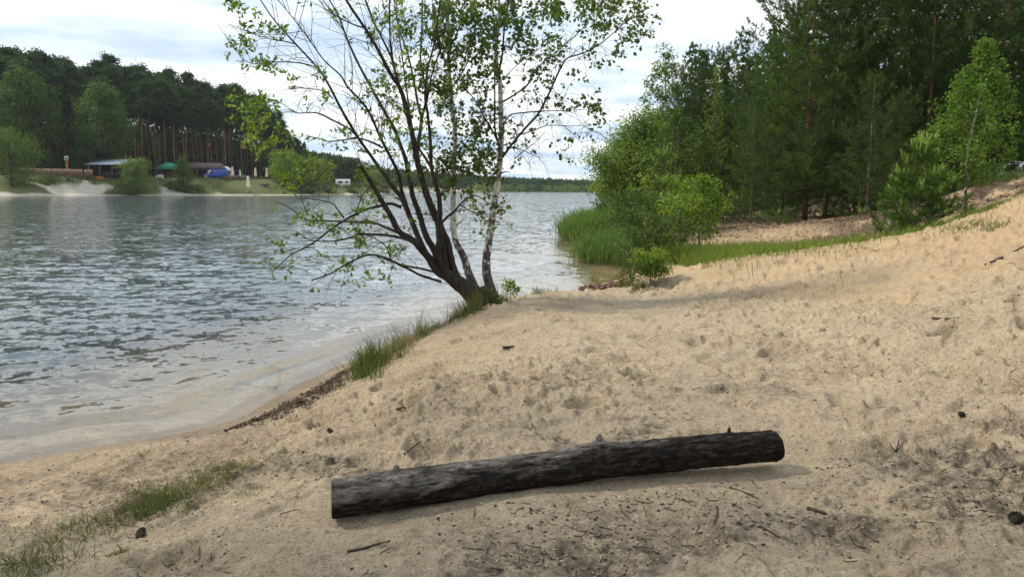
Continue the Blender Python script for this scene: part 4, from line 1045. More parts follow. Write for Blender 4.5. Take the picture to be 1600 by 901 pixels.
# dark pines of the wood
print('near saplings done')
PV = [wood_pine(13.5, 71, .09, 3.4, 31, .20, .030, 12, None, ([0, .15, .5, .85, 1], [.8, 1, .85, .5, .1]), 14),
      wood_pine(11.5, 72, .05, 3.2, 25, .20, .030, 12, None, ([0, .2, .5, .85, 1], [.9, 1, .75, .35, .06]), 4),
      wood_pine(15.0, 73, .42, 3.0, 19, .20, .030, 12, None, ([0, .3, .6, .85, 1], [.6, .9, 1, .7, .2]), 18),
      wood_pine(6.2, 74, .10, 1.75, 18, .16, .022, 13, None, ([0, .2, .5, .85, 1], [.85, 1, .75, .35, .06]), 3)]
PINES = [  # px of the foot, Y, variant, scale, label
  (1258, 32.5, 0, 1.08, 'tall pine with a rusty red trunk and an open crown against the sky'),
  (1288, 35, 2, 1.0, 'bare-stemmed dark pine just right of the rusty red pine'),
  (1222, 37, 1, .86, 'bushy dark pine left of the rusty red pine'),
  (1336, 33, 1, .98, 'broad dark pine shading the middle of the litter slope'),
  (1392, 36, 0, 1.05, 'tall dark pine behind the bushy young pine'),
  (1440, 32, 1, 1.0, 'dense dark pine between the bushy young pine and the young birch'),
  (1492, 36, 0, 1.1, 'tall dark pine straight behind the young birch'),
  (1548, 31, 1, 1.06, 'dense dark pine to the right of the young birch'),
  (1602, 35, 0, 1.1, 'tall dark pine at the right edge, behind the white car'),
  (1190, 46, 1, .86, 'pointed dark pine behind the small slim pine'),
  (1150, 50, 1, .98, 'dark pine with the narrowest top, next to the gap of sky'),
  (1120, 54, 0, .82, 'dark pine between the pale larch and the gap of sky'),
  (1085, 56, 0, .84, 'dark pine behind the pale larch'),
  (1058, 60, 0, .80, 'farthest dark pine, beside the tall aspen'),
  (1320, 46, 2, 1.1, None), (1240, 50, 0, 1.05, None), (1370, 52, 0, 1.1, None), (1425, 48, 2, 1.15, None), (1470, 54, 0, 1.15, None), (1530, 46, 2, 1.1, None),
  (1580, 52, 0, 1.2, None), (1290, 60, 1, 1.2, None), (1400, 64, 1, 1.3, None), (1500, 66, 1, 1.3, None), (1600, 66, 1, 1.3, None), (1340, 70, 1, 1.3, None), (1210, 62, 1, 1.1, None), (1165, 66, 1, 1.05, None), (1640, 40, 1, 1.1, None), (1660, 52, 0, 1.1, None), (1450, 75, 1, 1.4, None), (1550, 78, 1, 1.4, None), (1250, 76, 1, 1.3, None)]
rs = np.random.RandomState(77)
for (px, Y, v, sc, lab) in PINES:
    p = on_ground(px, 330, Y)
    place('pine_tree', PV[v], p, rs.rand() * 6.28, sc, lab or 'dark pine deep inside the wood, behind the front row of pines', 'pine tree', 'pines of the wood on the right')
place('pine_tree', PV[3], on_ground(1172, 345, 31.5), 1.1, .78, 'small slim pine on a bare stem where the sandy path meets the litter', 'pine tree', 'pines of the wood on the right')
place('pine_tree', PV[3], on_ground(1352, 350, 27), 2.2, .80, 'small bluish pine in front of the dark wood, left of the bushy young pine', 'pine tree', 'pines of the wood on the right')
place('pine_tree', PV[3], on_ground(1395, 350, 29), 4.2, .72, 'small dark pine touching the shade behind the bushy young pine', 'pine tree', 'pines of the wood on the right')

# broadleaved trees at the head of the wood
place('leafy_tree', broad(6.8, 6.0, 81, BROAD_LEAF, GREY_BARK, .16, 170, 190, .03, .15, .13, 26, .85, ([0, .15, .5, .8, 1], [.75, 1, 1, .8, .45]), .55), on_ground(1004, 316, 44), 0, .96, 'round light-green tree at the water, left end of the wood', 'tree')
place('leafy_tree', broad(5.2, 4.4, 82, BROAD_LEAF, GREY_BARK, .16, 90, 150, .05, .17, .10, 18, .85, None, .5), on_ground(972, 318, 47), 0, .74, 'lower round bush-like tree leaning over the water beyond the reeds', 'tree')
place('leafy_tree', broad(7.2, 4.6, 86, BUSH_LEAF, GREY_BARK, .20, 120, 100, .05, .17, .11, 20, .85), on_ground(1030, 318, 47), 0, .95, 'dark-green broad tree below the tall aspen', 'tree')
place('aspen_tree', broad(11.8, 3.2, 83, BROAD_LEAF, PALE_BARK, .19, 76, 60, .22, .13, .10, 24, .8, ([0, .3, .7, 1], [.9, 1, .8, .4]), .35), on_ground(1032, 312, 50), 0, 1, 'tall slender aspen standing highest at the left end of the wood', 'tree')
place('larch_tree', wood_pine(8.4, 84, .06, 1.5, 24, .12, .022, 12, BRIGHT_LEAF, ([0, .2, .6, 1], [.9, 1, .5, .05]), 0), on_ground(1108, 322, 42), 0, .98, 'pale green pointed young larch in front of the dark pines', 'tree')
for (px, Y, h, s, lab) in [(1052, 37, 5.2, 85, 'slim birch with a chalky stem, left of a close pair behind the shrubs'), (1070, 38, 5.0, 87, 'slim birch with a chalky stem, right of a close pair behind the shrubs'), (1088, 35, 4.2, 88, 'shorter slim birch behind the bright leafy sapling')]:
    place('birch_tree', sapling(h, 1.8, s, BUSH_LEAF, PALE_BARK, .12, 60, 52, .28, .045, .1, None, .24, .6), on_ground(px, 330, Y), 0, 1, lab, 'tree')
# unseen pines added beside and behind the viewer so their crowns shade the foreground
for (x_, y_, v_, sc_, lab_) in [(-7.2, -.8, 2, 1.0, 'unseen pine added for shade on the shore behind the left shoulder of the viewpoint'), (5.2, -5.0, 0, 1.0, 'unseen broad pine added for shade behind and right of the viewpoint')]:
    place('pine_tree', PV[v_], (x_, y_, ground_z(x_, y_)), x_, sc_, lab_, 'pine tree', 'unseen pines added round the viewpoint')
place('leafy_tree', broad(10.5, 7.4, 95, BUSH_LEAF, GREY_BARK, .12, 105, 75, .44, .13, .14, 26, .8), (-4.75, 3.3, ground_z(-4.75, 3.3)), 0, 1, 'unseen broad leafy tree added on the shore left of the viewpoint to shade the near sand', 'tree')  # leafy tree out of view, added to shade the near sand
# undergrowth inside the wood
UB = [broad(1.3, 1.7, 91, BUSH_LEAF, GREY_BARK, .08, 26, 40, .02, .2, .02, 8), broad(.7, 1.3, 92, BUSH_LEAF, GREY_BARK, .06, 18, 36, .02, .22, .015, 6)]
for (px, Y, v, sc) in [(1185, 30, 1, .8), (1215, 28, 1, .9), (1235, 33, 0, .9), (1300, 37, 0, 1.0), (1322, 30, 1, .8), (1360, 38, 0, 1.3), (1415, 34, 0, 1.2), (1462, 30, 0, 1.1), (1240, 45, 0, 1.3), (1190, 40, 0, 1.1), (1150, 38, 0, 1.2), (1130, 33, 0, 1.3), (1110, 38, 0, 1.5), (1545, 25, 1, 1.1), (1580, 26, 1, 1.2), (1480, 22, 1, .8), (1125, 44, 0, 2.0), (1530, 34, 0, 1.5), (1500, 40, 0, 1.8), (1440, 42, 0, 1.8), (1340, 44, 0, 1.6), (1280, 46, 0, 1.6), (1590, 45, 0, 2), (1390, 44, 0, 1.8)]:
    place('undergrowth_bush', UB[v], on_ground(px, 340, Y), rs.rand() * 6.28, sc, 'low leafy bush in the shade under the pines', 'bush', 'bushes under the pines')
print('near plants done')

# ================================================================== the far bank on the left
def gz_at(px, Y):
    p = at(px, 290, Y); p[2] = ground_z(p[0], p[1]); return p

# ---- pine wood: one tree at a time
FP = [far_pine(26, 101, .58, 3.1), far_pine(26, 102, .66, 2.7), far_pine(26, 103, .60, 3.3), far_pine(26, 104, .69, 2.8), far_pine(26, 105, .36, 3.4)]
rs = np.random.RandomState(8)
_tpx = [-120, 0, 30, 90, 130, 160, 185, 225, 300, 370, 400, 440, 465, 480]
_tpy = [84, 84, 88, 94, 112, 114, 106, 112, 134, 144, 156, 186, 214, 228]
rows = 0
for row, (dY, step) in enumerate([(0, 15.0), (6, 14.5), (13, 14.5), (21, 15), (31, 16), (43, 17)]):
    px = -70.0 - rs.rand() * 9
    while px < 476:
        q = px + rs.randn() * 2.0
        Y0 = np.interp(q, [-80, 0, 100, 230, 330, 470], [188, 192, 198, 211, 226, 258]) + dY + rs.randn() * 1.6
        p = gz_at(q, Y0)
        top = np.interp(q, _tpx, _tpy) + 8 * rs.randn() + (24 if row == 0 else 14 if row == 1 else 8)
        hz = 290.6 + q * .0061
        H = (hz - top) * Y0 / 1142 + CAM_H - p[2]
        edge_tree = (q > 425 or (q < 190 and rs.rand() < .3))
        v = 4 if edge_tree else rs.randint(0, 4)
        far = row >= 3
        place('pine_tree', FP[v], p, rs.rand() * 6.28, (H / 26 * .98, H / 26 * .98, H / 26),
              'tall pine deep in the wood on the far bank, behind its front stems' if far else 'tall reddish-stemmed pine at the front of the wood on the far bank', 'pine tree', 'pines of the far-bank wood')
        px += step * (.75 + .5 * rs.rand())
# the leaning front stem
p = gz_at(247, 205); place('pine_tree', FP[3], p, 1.0, (.95, .95, .98), 'pine on the far bank whose red stem leans left, behind the green-roofed kiosk', 'pine tree', 'pines of the far-bank wood', tilt=(0, -.085))

# ---- broadleaved trees and bushes on that bank
FB = dict(
  oak=broad(29, 14.5, 111, DARK_BROAD, GREY_BARK, .62, 170, 62, .12, .13, .45, 20, .8, ([0, .2, .5, .8, 1], [.9, 1, 1, .85, .5])),
  oak2=broad(25, 15.5, 112, DARK_BROAD, GREY_BARK, .62, 170, 62, .15, .13, .42, 20, .8, ([0, .2, .5, .8, 1], [.7, 1, .95, .7, .4])),
  osier=broad(14, 12.5, 113, DARK_BROAD, GREY_BARK, .42, 110, 56, .02, .15, .22, 16, .8, ([0, .3, .7, 1], [.9, 1, .8, .4])),
  cone=broad(10.5, 5.6, 114, DARK_BROAD, GREY_BARK, .36, 60, 56, .05, .15, .16, 10, .8, ([0, .2, .6, 1], [.95, 1, .7, .2])),
  bush=broad(5, 8, 115, BUSH_LEAF, GREY_BARK, .36, 50, 56, .02, .2, .10, 10, .8),
  open=sapling(8.2, 7.5, 116, BROAD_LEAF, GREY_BARK, .42, 70, 24, .05, .12, .1, ([0, .5, 1], [.9, 1, .6]), .7, .8),
  low=broad(2.6, 4.2, 117, BUSH_LEAF, GREY_BARK, .26, 30, 50, .02, .22, .06, 8, .75))
for (px, Y, k, sc, lab, cat, nm) in [
  (52, 184, 'oak', .96, 'huge round oak-like tree at the left end of the far bank', 'tree', 'leafy_tree'), (-24, 186, 'oak2', .95, 'big dark leafy tree cut by the left edge of the picture', 'tree', 'leafy_tree'),
  (168, 193, 'oak2', 1.0, 'big dark leafy tree behind the pale-roofed shed', 'tree', 'leafy_tree'),
  (18, 163.5, 'osier', 1.0, 'wide grey-green willow bush hanging over the far waterline at the left', 'shrub', 'shore_shrub'),
  (130, 187, 'cone', 1.0, 'pale green pointed tree behind the right part of the brown fence', 'tree', 'leafy_tree'), (88, 188, 'cone', .72, 'smaller pointed tree behind the left part of the brown fence', 'tree', 'leafy_tree'),
  (204, 178, 'bush', .85, 'round dark-green bush on the pale sand below the shed', 'shrub', 'shore_shrub'), (215, 182, 'open', .9, 'light open bush above the round dark one, before the shed', 'shrub', 'shore_shrub'),
  (288, 190, 'cone', .98, 'dark conical bush in front of the green-roofed kiosk', 'shrub', 'shore_shrub'), (276, 190, 'low', 1.1, 'low bush at the left foot of the dark conical bush', 'shrub', 'shore_shrub'),
  (72, 171, 'low', 1.0, 'little round bush in front of the brown fence', 'shrub', 'shore_shrub'), (311, 193, 'low', .75, 'little bush on the grass right of the dark conical bush', 'shrub', 'shore_shrub'),
  (444, 213, 'open', 1.15, 'light open bush right of the closed parasols', 'shrub', 'shore_shrub'), (470, 221, 'cone', .98, 'dark pointed bush at the right end of the far lawn', 'shrub', 'shore_shrub'),
  (458, 216, 'bush', 1.0, 'broad low bush below the dark pointed one', 'shrub', 'shore_shrub'), (497, 226, 'open', 1.1, 'tall loose bush left of the white camper', 'shrub', 'shore_shrub'),
  (482, 219, 'bush', .9, 'rounded bush on the far waterline left of the camper', 'shrub', 'shore_shrub'), (516, 233, 'bush', .8, 'dense bush touching the left side of the white camper', 'shrub', 'shore_shrub'),
  (553, 247, 'bush', .8, 'dense bush touching the right side of the white camper', 'shrub', 'shore_shrub'), (580, 262, 'open', .9, 'pale loose bush right of the camper behind the willow stems', 'shrub', 'shore_shrub'),
  (604, 280, 'bush', .9, 'farthest round bush of the far bank behind the willow stems', 'shrub', 'shore_shrub'), (425, 240, 'cone', 1.25, 'dark leafy tree closing the pine wood behind the parasols', 'tree', 'leafy_tree'), (440, 262, 'oak2', .62, 'dark round tree at the right end of the pine wood', 'tree', 'leafy_tree')]:
    place(nm, FB[k], gz_at(px, Y), px * .7, sc, lab, cat)

# ---- far woods that read as one mass
def wood_mass(name, spots, lsize, label_mat, seed, k=70, wf=.32):
    rs = np.random.RandomState(seed); g = Geo(); sp = np.array(spots); n = len(sp) * k; i = np.repeat(np.arange(len(sp)), k)
    f = rs.rand(n); kind = (rs.rand(len(sp)) < .55)[i]
    prof = np.where(kind, (1 - f) ** .7 + .05, np.sqrt(np.clip(1 - (2 * f - .9) ** 2, .05, 1)))
    a = rs.rand(n) * 6.283; rr = (.45 + .55 * rs.rand(n)) * prof * sp[i, 3] * wf
    pos = np.stack([sp[i, 0] + rr * np.cos(a), sp[i, 1] + rr * np.sin(a), sp[i, 2] + sp[i, 3] * (.06 + .94 * f)], 1)
    o = np.stack([np.cos(a), np.sin(a), .5 + 0 * a], 1)
    nr = norm(o + .6 * rs.randn(n, 3)); dr = np.cross(nr, rs.randn(n, 3))
    leaves(g, pos, dr, nr, lsize * (.6 + .8 * rs.rand(n)), lsize * .8, .1)
    return tag(g.build(name, label_mat), kind='stuff')
rs = np.random.RandomState(12); S1 = []
while len(S1) < 620:                                  # wooded slope behind the camper
    px = 440 + 230 * rs.rand(); Y = np.interp(px, [440, 560, 670], [285, 330, 440]) + 110 * rs.rand() ** 1.3
    p = gz_at(px, Y); d = lake_dist(p[:1], p[1:2])[0]
    if d < 9: continue
    top = np.interp(px, [440, 478, 520, 560, 600, 640, 670], [226, 236, 241, 247, 256, 264, 268]) + 5 * rs.rand()
    H = (290.6 + px * .0061 - top) * Y / 1142 + CAM_H - p[2]
    S1.append((*p, min(H, 24) * (.8 + .2 * rs.rand())))
S0 = []
for k in range(420):                                  # the depth of the pine wood behind its stems
    px = -110 + 590 * rs.rand(); Y = np.interp(px, [-80, 0, 100, 230, 330, 470], [188, 192, 198, 211, 226, 258]) + 48 + 40 * rs.rand()
    S0.append((*gz_at(px, Y), (15 + 7 * rs.rand()) * np.interp(px, [350, 470], [1, .75])))
    S0.append((*gz_at(px + 3 * rs.randn(), Y - 10), 6 + 4 * rs.rand()))
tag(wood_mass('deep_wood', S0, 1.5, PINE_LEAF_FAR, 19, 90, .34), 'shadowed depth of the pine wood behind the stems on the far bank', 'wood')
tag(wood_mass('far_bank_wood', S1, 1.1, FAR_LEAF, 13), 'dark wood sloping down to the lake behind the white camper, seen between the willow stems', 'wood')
S2 = []
while len(S2) < 1500:                                 # the wood closing the lake
    X = -190 + 480 * rs.rand(); Y = 590 + 170 * rs.rand() ** 1.2
    if lake_dist(np.array([X]), np.array([Y]))[0] < 6: continue
    px = 800 + X / Y * 1142
    if px > 1040: continue
    top = np.interp(px, [440, 600, 650, 720, 800, 860, 925], [255, 262, 266, 272, 277, 279, 281.5]) + 2.5 * rs.rand()
    z = ground_z(X, Y); H = (290.6 + px * .0061 - top) * Y / 1142 + CAM_H - z
    S2.append((X, Y, z, max(4, H) * (.78 + .22 * rs.rand())))
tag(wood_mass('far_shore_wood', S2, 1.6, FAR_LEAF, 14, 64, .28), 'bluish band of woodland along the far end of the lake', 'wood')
S4 = []
for k in range(260):                                  # depth of the wood on the right
    X = 10 + 85 * rs.rand(); Y = 74 + 40 * rs.rand()
    if lake_dist(np.array([X]), np.array([Y]))[0] > 6 and X / Y > .23: S4.append((X, Y, ground_z(X, Y), 11 + 7 * rs.rand()))
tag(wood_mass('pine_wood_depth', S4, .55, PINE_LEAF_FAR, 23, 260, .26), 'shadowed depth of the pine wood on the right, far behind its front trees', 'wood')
# leafy edge of that wood along the water, paler
S3 = []
while len(S3) < 260:
    X = -170 + 420 * rs.rand(); Y = 575 + 40 * rs.rand(); d = lake_dist(np.array([X]), np.array([Y]))[0]
    if d < 3 or d > 16: continue
    S3.append((X, Y, ground_z(X, Y), 2.5 + 4 * rs.rand()))
tag(wood_mass('far_shore_scrub', S3, 1.0, BROAD_LEAF, 15, 50, .5), 'low green scrub along the water at the far end of the lake', 'scrub')

# ---- built things on the far bank
WOOD_DARK = plain('brown_boards', (.16, .085, .060), .8, 0, .35, 5); WOOD_TAN = plain('tan_boards', (.36, .22, .13), .8, 0, .25, 3)
WOOD_ORANGE = plain('orange_wood', (.42, .16, .05), .7, 0, .2, 4); WHITE = plain('white_paint', (.78, .78, .76), .45, 0, .04, 2)
ROOF_PALE = plain('pale_sheet_roof', (.42, .46, .54), .5, 0, .15, 1.2); ROOF_BROWN = plain('brown_felt_roof', (.13, .085, .095), .85, 0, .25, 2)
GREEN_CLOTH = plain('green_awning', (.012, .20, .13), .7, 0, .15, 1.5); DARK = plain('dark_shed_wall', (.022, .024, .030), .8, 0, .3, 2)
CREAM = plain('cream_canvas', (.70, .63, .47), .8, 0, .10, 3); BLUE_PAINT = plain('blue_car_paint', (.018, .055, .30), .3, 0, .06, 1); GLASS = plain('dark_glass', (.03, .04, .05), .08, 0, .1, 1)
BLACK_RUBBER = plain('black_rubber', (.015, .015, .016), .8, 0, .2, 8); STEEL = plain('grey_metal', (.30, .31, .32), .4, .6, .1, 4); GREEN_PAINT = plain('dark_green_paint', (.02, .10, .05), .5, 0, .15, 3)
GREY_PAINT = plain('grey_blue_car_paint', (.10, .14, .19), .3, 0, .06, 1); LAMP_AND_GLARE = plain('lamp_and_glare_glass', (.65, .67, .7), .1, 0, .05, 2); ORANGE_PL = plain('orange_boxes', (.55, .16, .05), .6, 0, .3, 2)

def part(root, name, mat, fn, smooth=False):
    g = Geo(); fn(g); return g.build(name, mat, root, smooth)

def wheel(root, x, y, r, w_):
    def ty(g):
        prof = [(r * .62, -w_ / 2), (r * .95, -w_ / 2), (r, -w_ / 3), (r, w_ / 3), (r * .95, w_ / 2), (r * .62, w_ / 2), (r * .62, -w_ / 2)]
        G2 = Geo(); lathe(G2, prof, 18); v = np.concatenate(G2.v)[:, [0, 2, 1]] + [x, y, r]; g.add(v, np.concatenate(G2.q))
    o = part(root, 'wheel', BLACK_RUBBER, ty, True)
    def rim(g):
        G2 = Geo(); lathe(G2, [(.001, -w_ * .42), (r * .2, -w_ * .45), (r * .3, -w_ * .36), (r * .6, -w_ * .42), (r * .62, -w_ * .3), (r * .62, w_ * .3), (r * .6, w_ * .42), (r * .3, w_ * .36), (.001, w_ * .42)], 14)
        v = np.concatenate(G2.v)[:, [0, 2, 1]] + [x, y, r]; g.add(v, np.concatenate(G2.q))
    part(o, 'rim', STEEL, rim, True)

def vehicle(name, loc, rz, outline, width, paint, windows, wind, lamps, wx, wr, label, cat, tumble=.10):
    """side outline in x-z, body bowed in towards the roof; windows stand 4 mm proud"""
    root = empty(name, loc, rz, label, cat)
    o = np.array(outline, float); zt = o[:, 1].max(); zm = zt * .5
    hw = lambda z: width / 2 - tumble * np.clip((z - zm) / (zt - zm), 0, 1) ** 1.3
    g = Geo(); n = len(o)
    A = np.stack([o[:, 0], -hw(o[:, 1]), o[:, 1]], 1); B_ = np.stack([o[:, 0], hw(o[:, 1]), o[:, 1]], 1); j = np.arange(n); j2 = (j + 1) % n
    cA = np.array([o[:, 0].mean(), -width / 2, zm * .9]); cB = cA * [1, -1, 1]
    g.add(np.vstack([A, B_, cA, cB]), np.stack([j, j2, n + j2, n + j], 1), np.vstack([np.stack([j2, j, np.full(n, 2 * n)], 1), np.stack([n + j, n + j2, np.full(n, 2 * n + 1)], 1)]))
    b = g.build('body', paint, root)
    bv = b.modifiers.new('bevel', 'BEVEL'); bv.width = .04; bv.segments = 2; bv.limit_method = 'ANGLE'; bv.angle_limit = .5
    for (x0, x1, z0, z1, sl) in windows:
        for s in (-1, 1):
            def fn(g, s=s):
                P = np.array([[x0, z0], [x1, z0], [x1 - sl * .3, z1], [x0 + sl, z1]]); y = s * (hw(P[:, 1]) + .006); V = np.stack([P[:, 0], y, P[:, 1]], 1)
                g.add(np.vstack([V, V - [0, s * .02, 0]]), [[0, 1, 2, 3], [4, 7, 6, 5], [0, 4, 5, 1], [1, 5, 6, 2], [2, 6, 7, 3], [3, 7, 4, 0]])
            part(root, 'side_window', GLASS, fn)
    for (nm, (x0, z0), (x1, z1)) in wind:
        def fn(g):
            d = norm(np.array([x1 - x0, z1 - z0])); nn = np.array([d[1], -d[0]]) * (1 if nm == 'windscreen' else -1) * .008
            a = np.array([x0, z0]) + d * .06; c = np.array([x1, z1]) - d * .05
            V = []
            for e in (nn, -nn * .6):
                for (pt, s) in ((a, -1), (a, 1), (c, 1), (c, -1)): V.append([pt[0] + e[0], s * (hw(pt[1]) - .09), pt[1] + e[1]])
            g.add(V, [[0, 1, 2, 3], [4, 7, 6, 5], [0, 4, 5, 1], [1, 5, 6, 2], [2, 6, 7, 3], [3, 7, 4, 0]])
        part(root, nm, LAMP_AND_GLARE if nm == 'windscreen' and name == 'delivery_van' else GLASS, fn)  # van windscreen is pale: a bright reflection put into its colour
    for (nm, mat, lo, hi) in lamps:
        part(root, nm, mat, lambda g: box(g, lo, hi))
    for x in wx:
        for s in (-1, 1): wheel(root, x, s * (width / 2 - .09), wr, .22)
    return root

van_outline = [(-2.95, .35), (2.55, .35), (2.95, .5), (2.98, .95), (2.75, 1.12), (2.25, 1.30), (1.55, 2.28), (1.1, 2.52), (-2.7, 2.60), (-2.95, 2.45)]
p = gz_at(338, 206)
vehicle('delivery_van', p, math.radians(224), van_outline, 2.0, BLUE_PAINT, [(1.05, 1.95, 1.35, 2.05, .05)], [('windscreen', (2.25, 1.30), (1.55, 2.28))],
        [('headlight', LAMP_AND_GLARE, (2.86, .55, .82), (2.99, .92, 1.02)), ('headlight', LAMP_AND_GLARE, (2.86, -.92, .82), (2.99, -.55, 1.02)), ('bumper', LAMP_AND_GLARE, (2.9, -.95, .36), (3.04, .95, .62))], (-1.9, 1.95), .36,
        'blue high-roofed van parked before the brown pavilion on the far bank', 'van')
car_outline = [(-2.1, .25), (2.0, .25), (2.15, .45), (2.12, .72), (1.9, .86), (1.0, .98), (.35, 1.42), (-.9, 1.48), (-1.75, 1.12), (-2.12, .98), (-2.18, .5)]
def car(loc, rz, paint, label):
    return vehicle('parked_car', loc, rz, car_outline, 1.78, paint, [(-.55, .62, .98, 1.34, .10), (-1.5, -.6, 1.0, 1.32, .25)], [('windscreen', (1.0, .98), (.35, 1.42)), ('rear_window', (-1.75, 1.12), (-.9, 1.48))],
        [('headlight', LAMP_AND_GLARE, (2.02, .5, .6), (2.17, .82, .76)), ('headlight', LAMP_AND_GLARE, (2.02, -.82, .6), (2.17, -.5, .76))], (-1.35, 1.3), .32, label, 'car', .22)
car(gz_at(380, 222), .3, GREY_PAINT, 'grey-blue car half hidden behind the terrace tables on the far bank')
camper = [(-2.7, .4), (2.6, .4), (2.9, .6), (2.95, 1.1), (2.4, 1.35), (2.0, 1.9), (2.35, 2.2), (2.2, 2.75), (-2.6, 2.85), (-2.75, 2.6)]
p = gz_at(535, 262); p[2] += .05
vehicle('camper_van', p, math.radians(186), camper, 2.2, WHITE, [(-.3, 1.2, 1.35, 2.1, 0), (-2.2, -1.1, 1.45, 2.0, 0)], [('windscreen', (2.4, 1.35), (2.0, 1.9))],
        [('headlight', LAMP_AND_GLARE, (2.84, .6, .8), (2.97, .95, 1.0)), ('headlight', LAMP_AND_GLARE, (2.84, -.95, .8), (2.97, -.6, 1.0))], (-1.6, 1.9), .36, 'white camper standing between bushes on the far bank', 'camper')

# fence of scalloped panels
a, b = gz_at(33, 178), gz_at(146, 183); L_ = np.linalg.norm((b - a)[:2]); rz = math.atan2(b[1] - a[1], b[0] - a[0])
a[2] = min(a[2], b[2]) - .1
root = empty('board_fence', a, rz, 'long brown board fence with scalloped panels on the far bank', 'fence')
nb = 7; bw = L_ / nb
for k in range(nb):
    x0 = k * bw; gap = .05 if k < nb - 1 else .35
    hh_ = 2.55 + .25 * (1 - k / nb)
    part(root, 'panel', WOOD_TAN, lambda g: box(g, (x0 + gap, .0, .15), (x0 + bw - .05, .05, hh_)))
    def fn(g):
        xs = np.linspace(x0 + gap + .08, x0 + bw - .13, 18); f = (xs - xs[0]) / (xs[-1] - xs[0])
        tops = hh_ * .70 + .45 * np.sin(np.pi * f) ** .8
        prism(g, [(xs[0], .15)] + list(zip(xs, tops)) + [(xs[-1], .15)], -.06, -.006)
    part(root, 'arched_boarding', WOOD_DARK, fn)
for k in range(nb + 1): part(root, 'post', WOOD_DARK, lambda g: box(g, (k * bw - .07, -.09, -.3), (k * bw + .07, .08, 2.5)))
# sign on its orange post
p = gz_at(107, 185); root = empty('sign', p, -.05, 'white square sign on an orange post above the brown fence', 'sign')
part(root, 'post', WOOD_ORANGE, lambda g: box(g, (-.32, -.05, 0), (.32, .05, 4.0))); part(root, 'board', WHITE, lambda g: box(g, (-.55, -.10, 3.95), (.55, -.055, 5.05)))
part(root, 'pictogram', DARK, lambda g: prism(g, [(-.16, 4.2), (.16, 4.2), (.2, 4.55), (.1, 4.62), (.12, 4.82), (0, 4.9), (-.12, 4.82), (-.1, 4.62), (-.2, 4.55)], -.115, -.103))
p = gz_at(107, 176); root = empty('waste_bin', p, 0, 'small dark green bin in front of the brown fence', 'bin')
part(root, 'body', GREEN_PAINT, lambda g: lathe(g, [(.001, 0), (.26, 0), (.32, .85), (.30, .87), (.001, .88)], 14), True); part(root, 'lid', GREEN_PAINT, lambda g: lathe(g, [(.34, .885), (.34, .95), (.2, 1.08), (.001, 1.12)], 14), True)

# long shed with the pale roof
p = gz_at(174, 188); root = empty('open_shed', p, -.06, 'long dark open shed with a pale sheet-metal roof on the far bank', 'shed')
part(root, 'back_wall', DARK, lambda g: box(g, (-5.0, 2.4, 0), (5.0, 2.55, 3.6))); part(root, 'side_wall', DARK, lambda g: box(g, (4.85, -1.6, 0), (5.0, 2.39, 3.3))); part(root, 'counter', DARK, lambda g: box(g, (-2.4, -1.5, 0), (4.8, -1.3, 1.25)))
part(root, 'roof', ROOF_PALE, lambda g: (prism(g, [(-1, 0), (1, 0), (1, .12), (-1, .12)], 0, 1) if 0 else g.add(np.array([[-5.4, -2.4, 3.05], [5.4, -2.4, 3.05], [5.4, 2.9, 4.45], [-5.4, 2.9, 4.45], [-5.4, -2.4, 3.20], [5.4, -2.4, 3.20], [5.4, 2.9, 4.60], [-5.4, 2.9, 4.60]]), [[0, 3, 2, 1], [4, 5, 6, 7], [0, 1, 5, 4], [1, 2, 6, 5], [2, 3, 7, 6], [3, 0, 4, 7]])))
for x in (-4.6, -1.6, 1.6, 4.6): part(root, 'post', WOOD_ORANGE if x < -4 else WOOD_DARK, lambda g: box(g, (x - .12, -1.9, 0), (x + .12, -1.66, 3.17)))
p = gz_at(157, 184); root = empty('crate', p, .2, 'orange-brown slatted crate beside the left end of the open shed', 'crate')
for k in range(3): part(root, 'slat', ORANGE_PL, lambda g: box(g, (-.8, -.4, .05 + k * .3), (.8, .4, .28 + k * .3)))
for x in (-.7, .7): part(root, 'upright', WOOD_DARK, lambda g: box(g, (x - .05, -.44, 0), (x + .05, -.41, .95)))

# kiosk with the green awning roof
p = gz_at(266, 202); root = empty('kiosk', p, .05, 'small brown kiosk under a green pyramid roof on the far bank', 'kiosk')
part(root, 'roof', GREEN_CLOTH, lambda g: g.add(np.array([[-3.2, -2.4, 2.55], [3.2, -2.4, 2.55], [3.2, 2.4, 2.55], [-3.2, 2.4, 2.55], [-.5, 0, 4.2], [.5, 0, 4.2]]), [[0, 1, 5, 4], [2, 3, 4, 5], [0, 3, 2, 1]], [[1, 2, 5], [3, 0, 4]]))
part(root, 'valance', GREEN_CLOTH, lambda g: box(g, (-3.2, -2.41, 2.3), (3.2, -2.38, 2.54)))
part(root, 'wall', WOOD_DARK, lambda g: box(g, (-2.0, -1.2, 0), (2.4, 1.6, 2.5))); part(root, 'hatch', DARK, lambda g: box(g, (-1.2, -1.215, 1.1), (1.4, -1.203, 2.1))); part(root, 'counter', WOOD_ORANGE, lambda g: box(g, (-1.4, -1.55, 1.0), (1.6, -1.206, 1.08)))
for x in (-2.9, 2.9):
    for y in (-2.1, 2.1): part(root, 'post', WOOD_DARK, lambda g: box(g, (x - .06, y - .06, 0), (x + .06, y + .06, 2.54)))
p = gz_at(250, 194); root = empty('garden_bench', p, .05, 'white garden bench in front of the green-roofed kiosk', 'bench')
part(root, 'seat', WHITE, lambda g: [box(g, (-.82, -.25 + k * .13, .44), (.82, -.14 + k * .13, .48)) for k in range(4)]); part(root, 'backrest', WHITE, lambda g: [box(g, (-.82, .28, .62 + k * .2), (.82, .32, .76 + k * .2)) for k in range(3)])
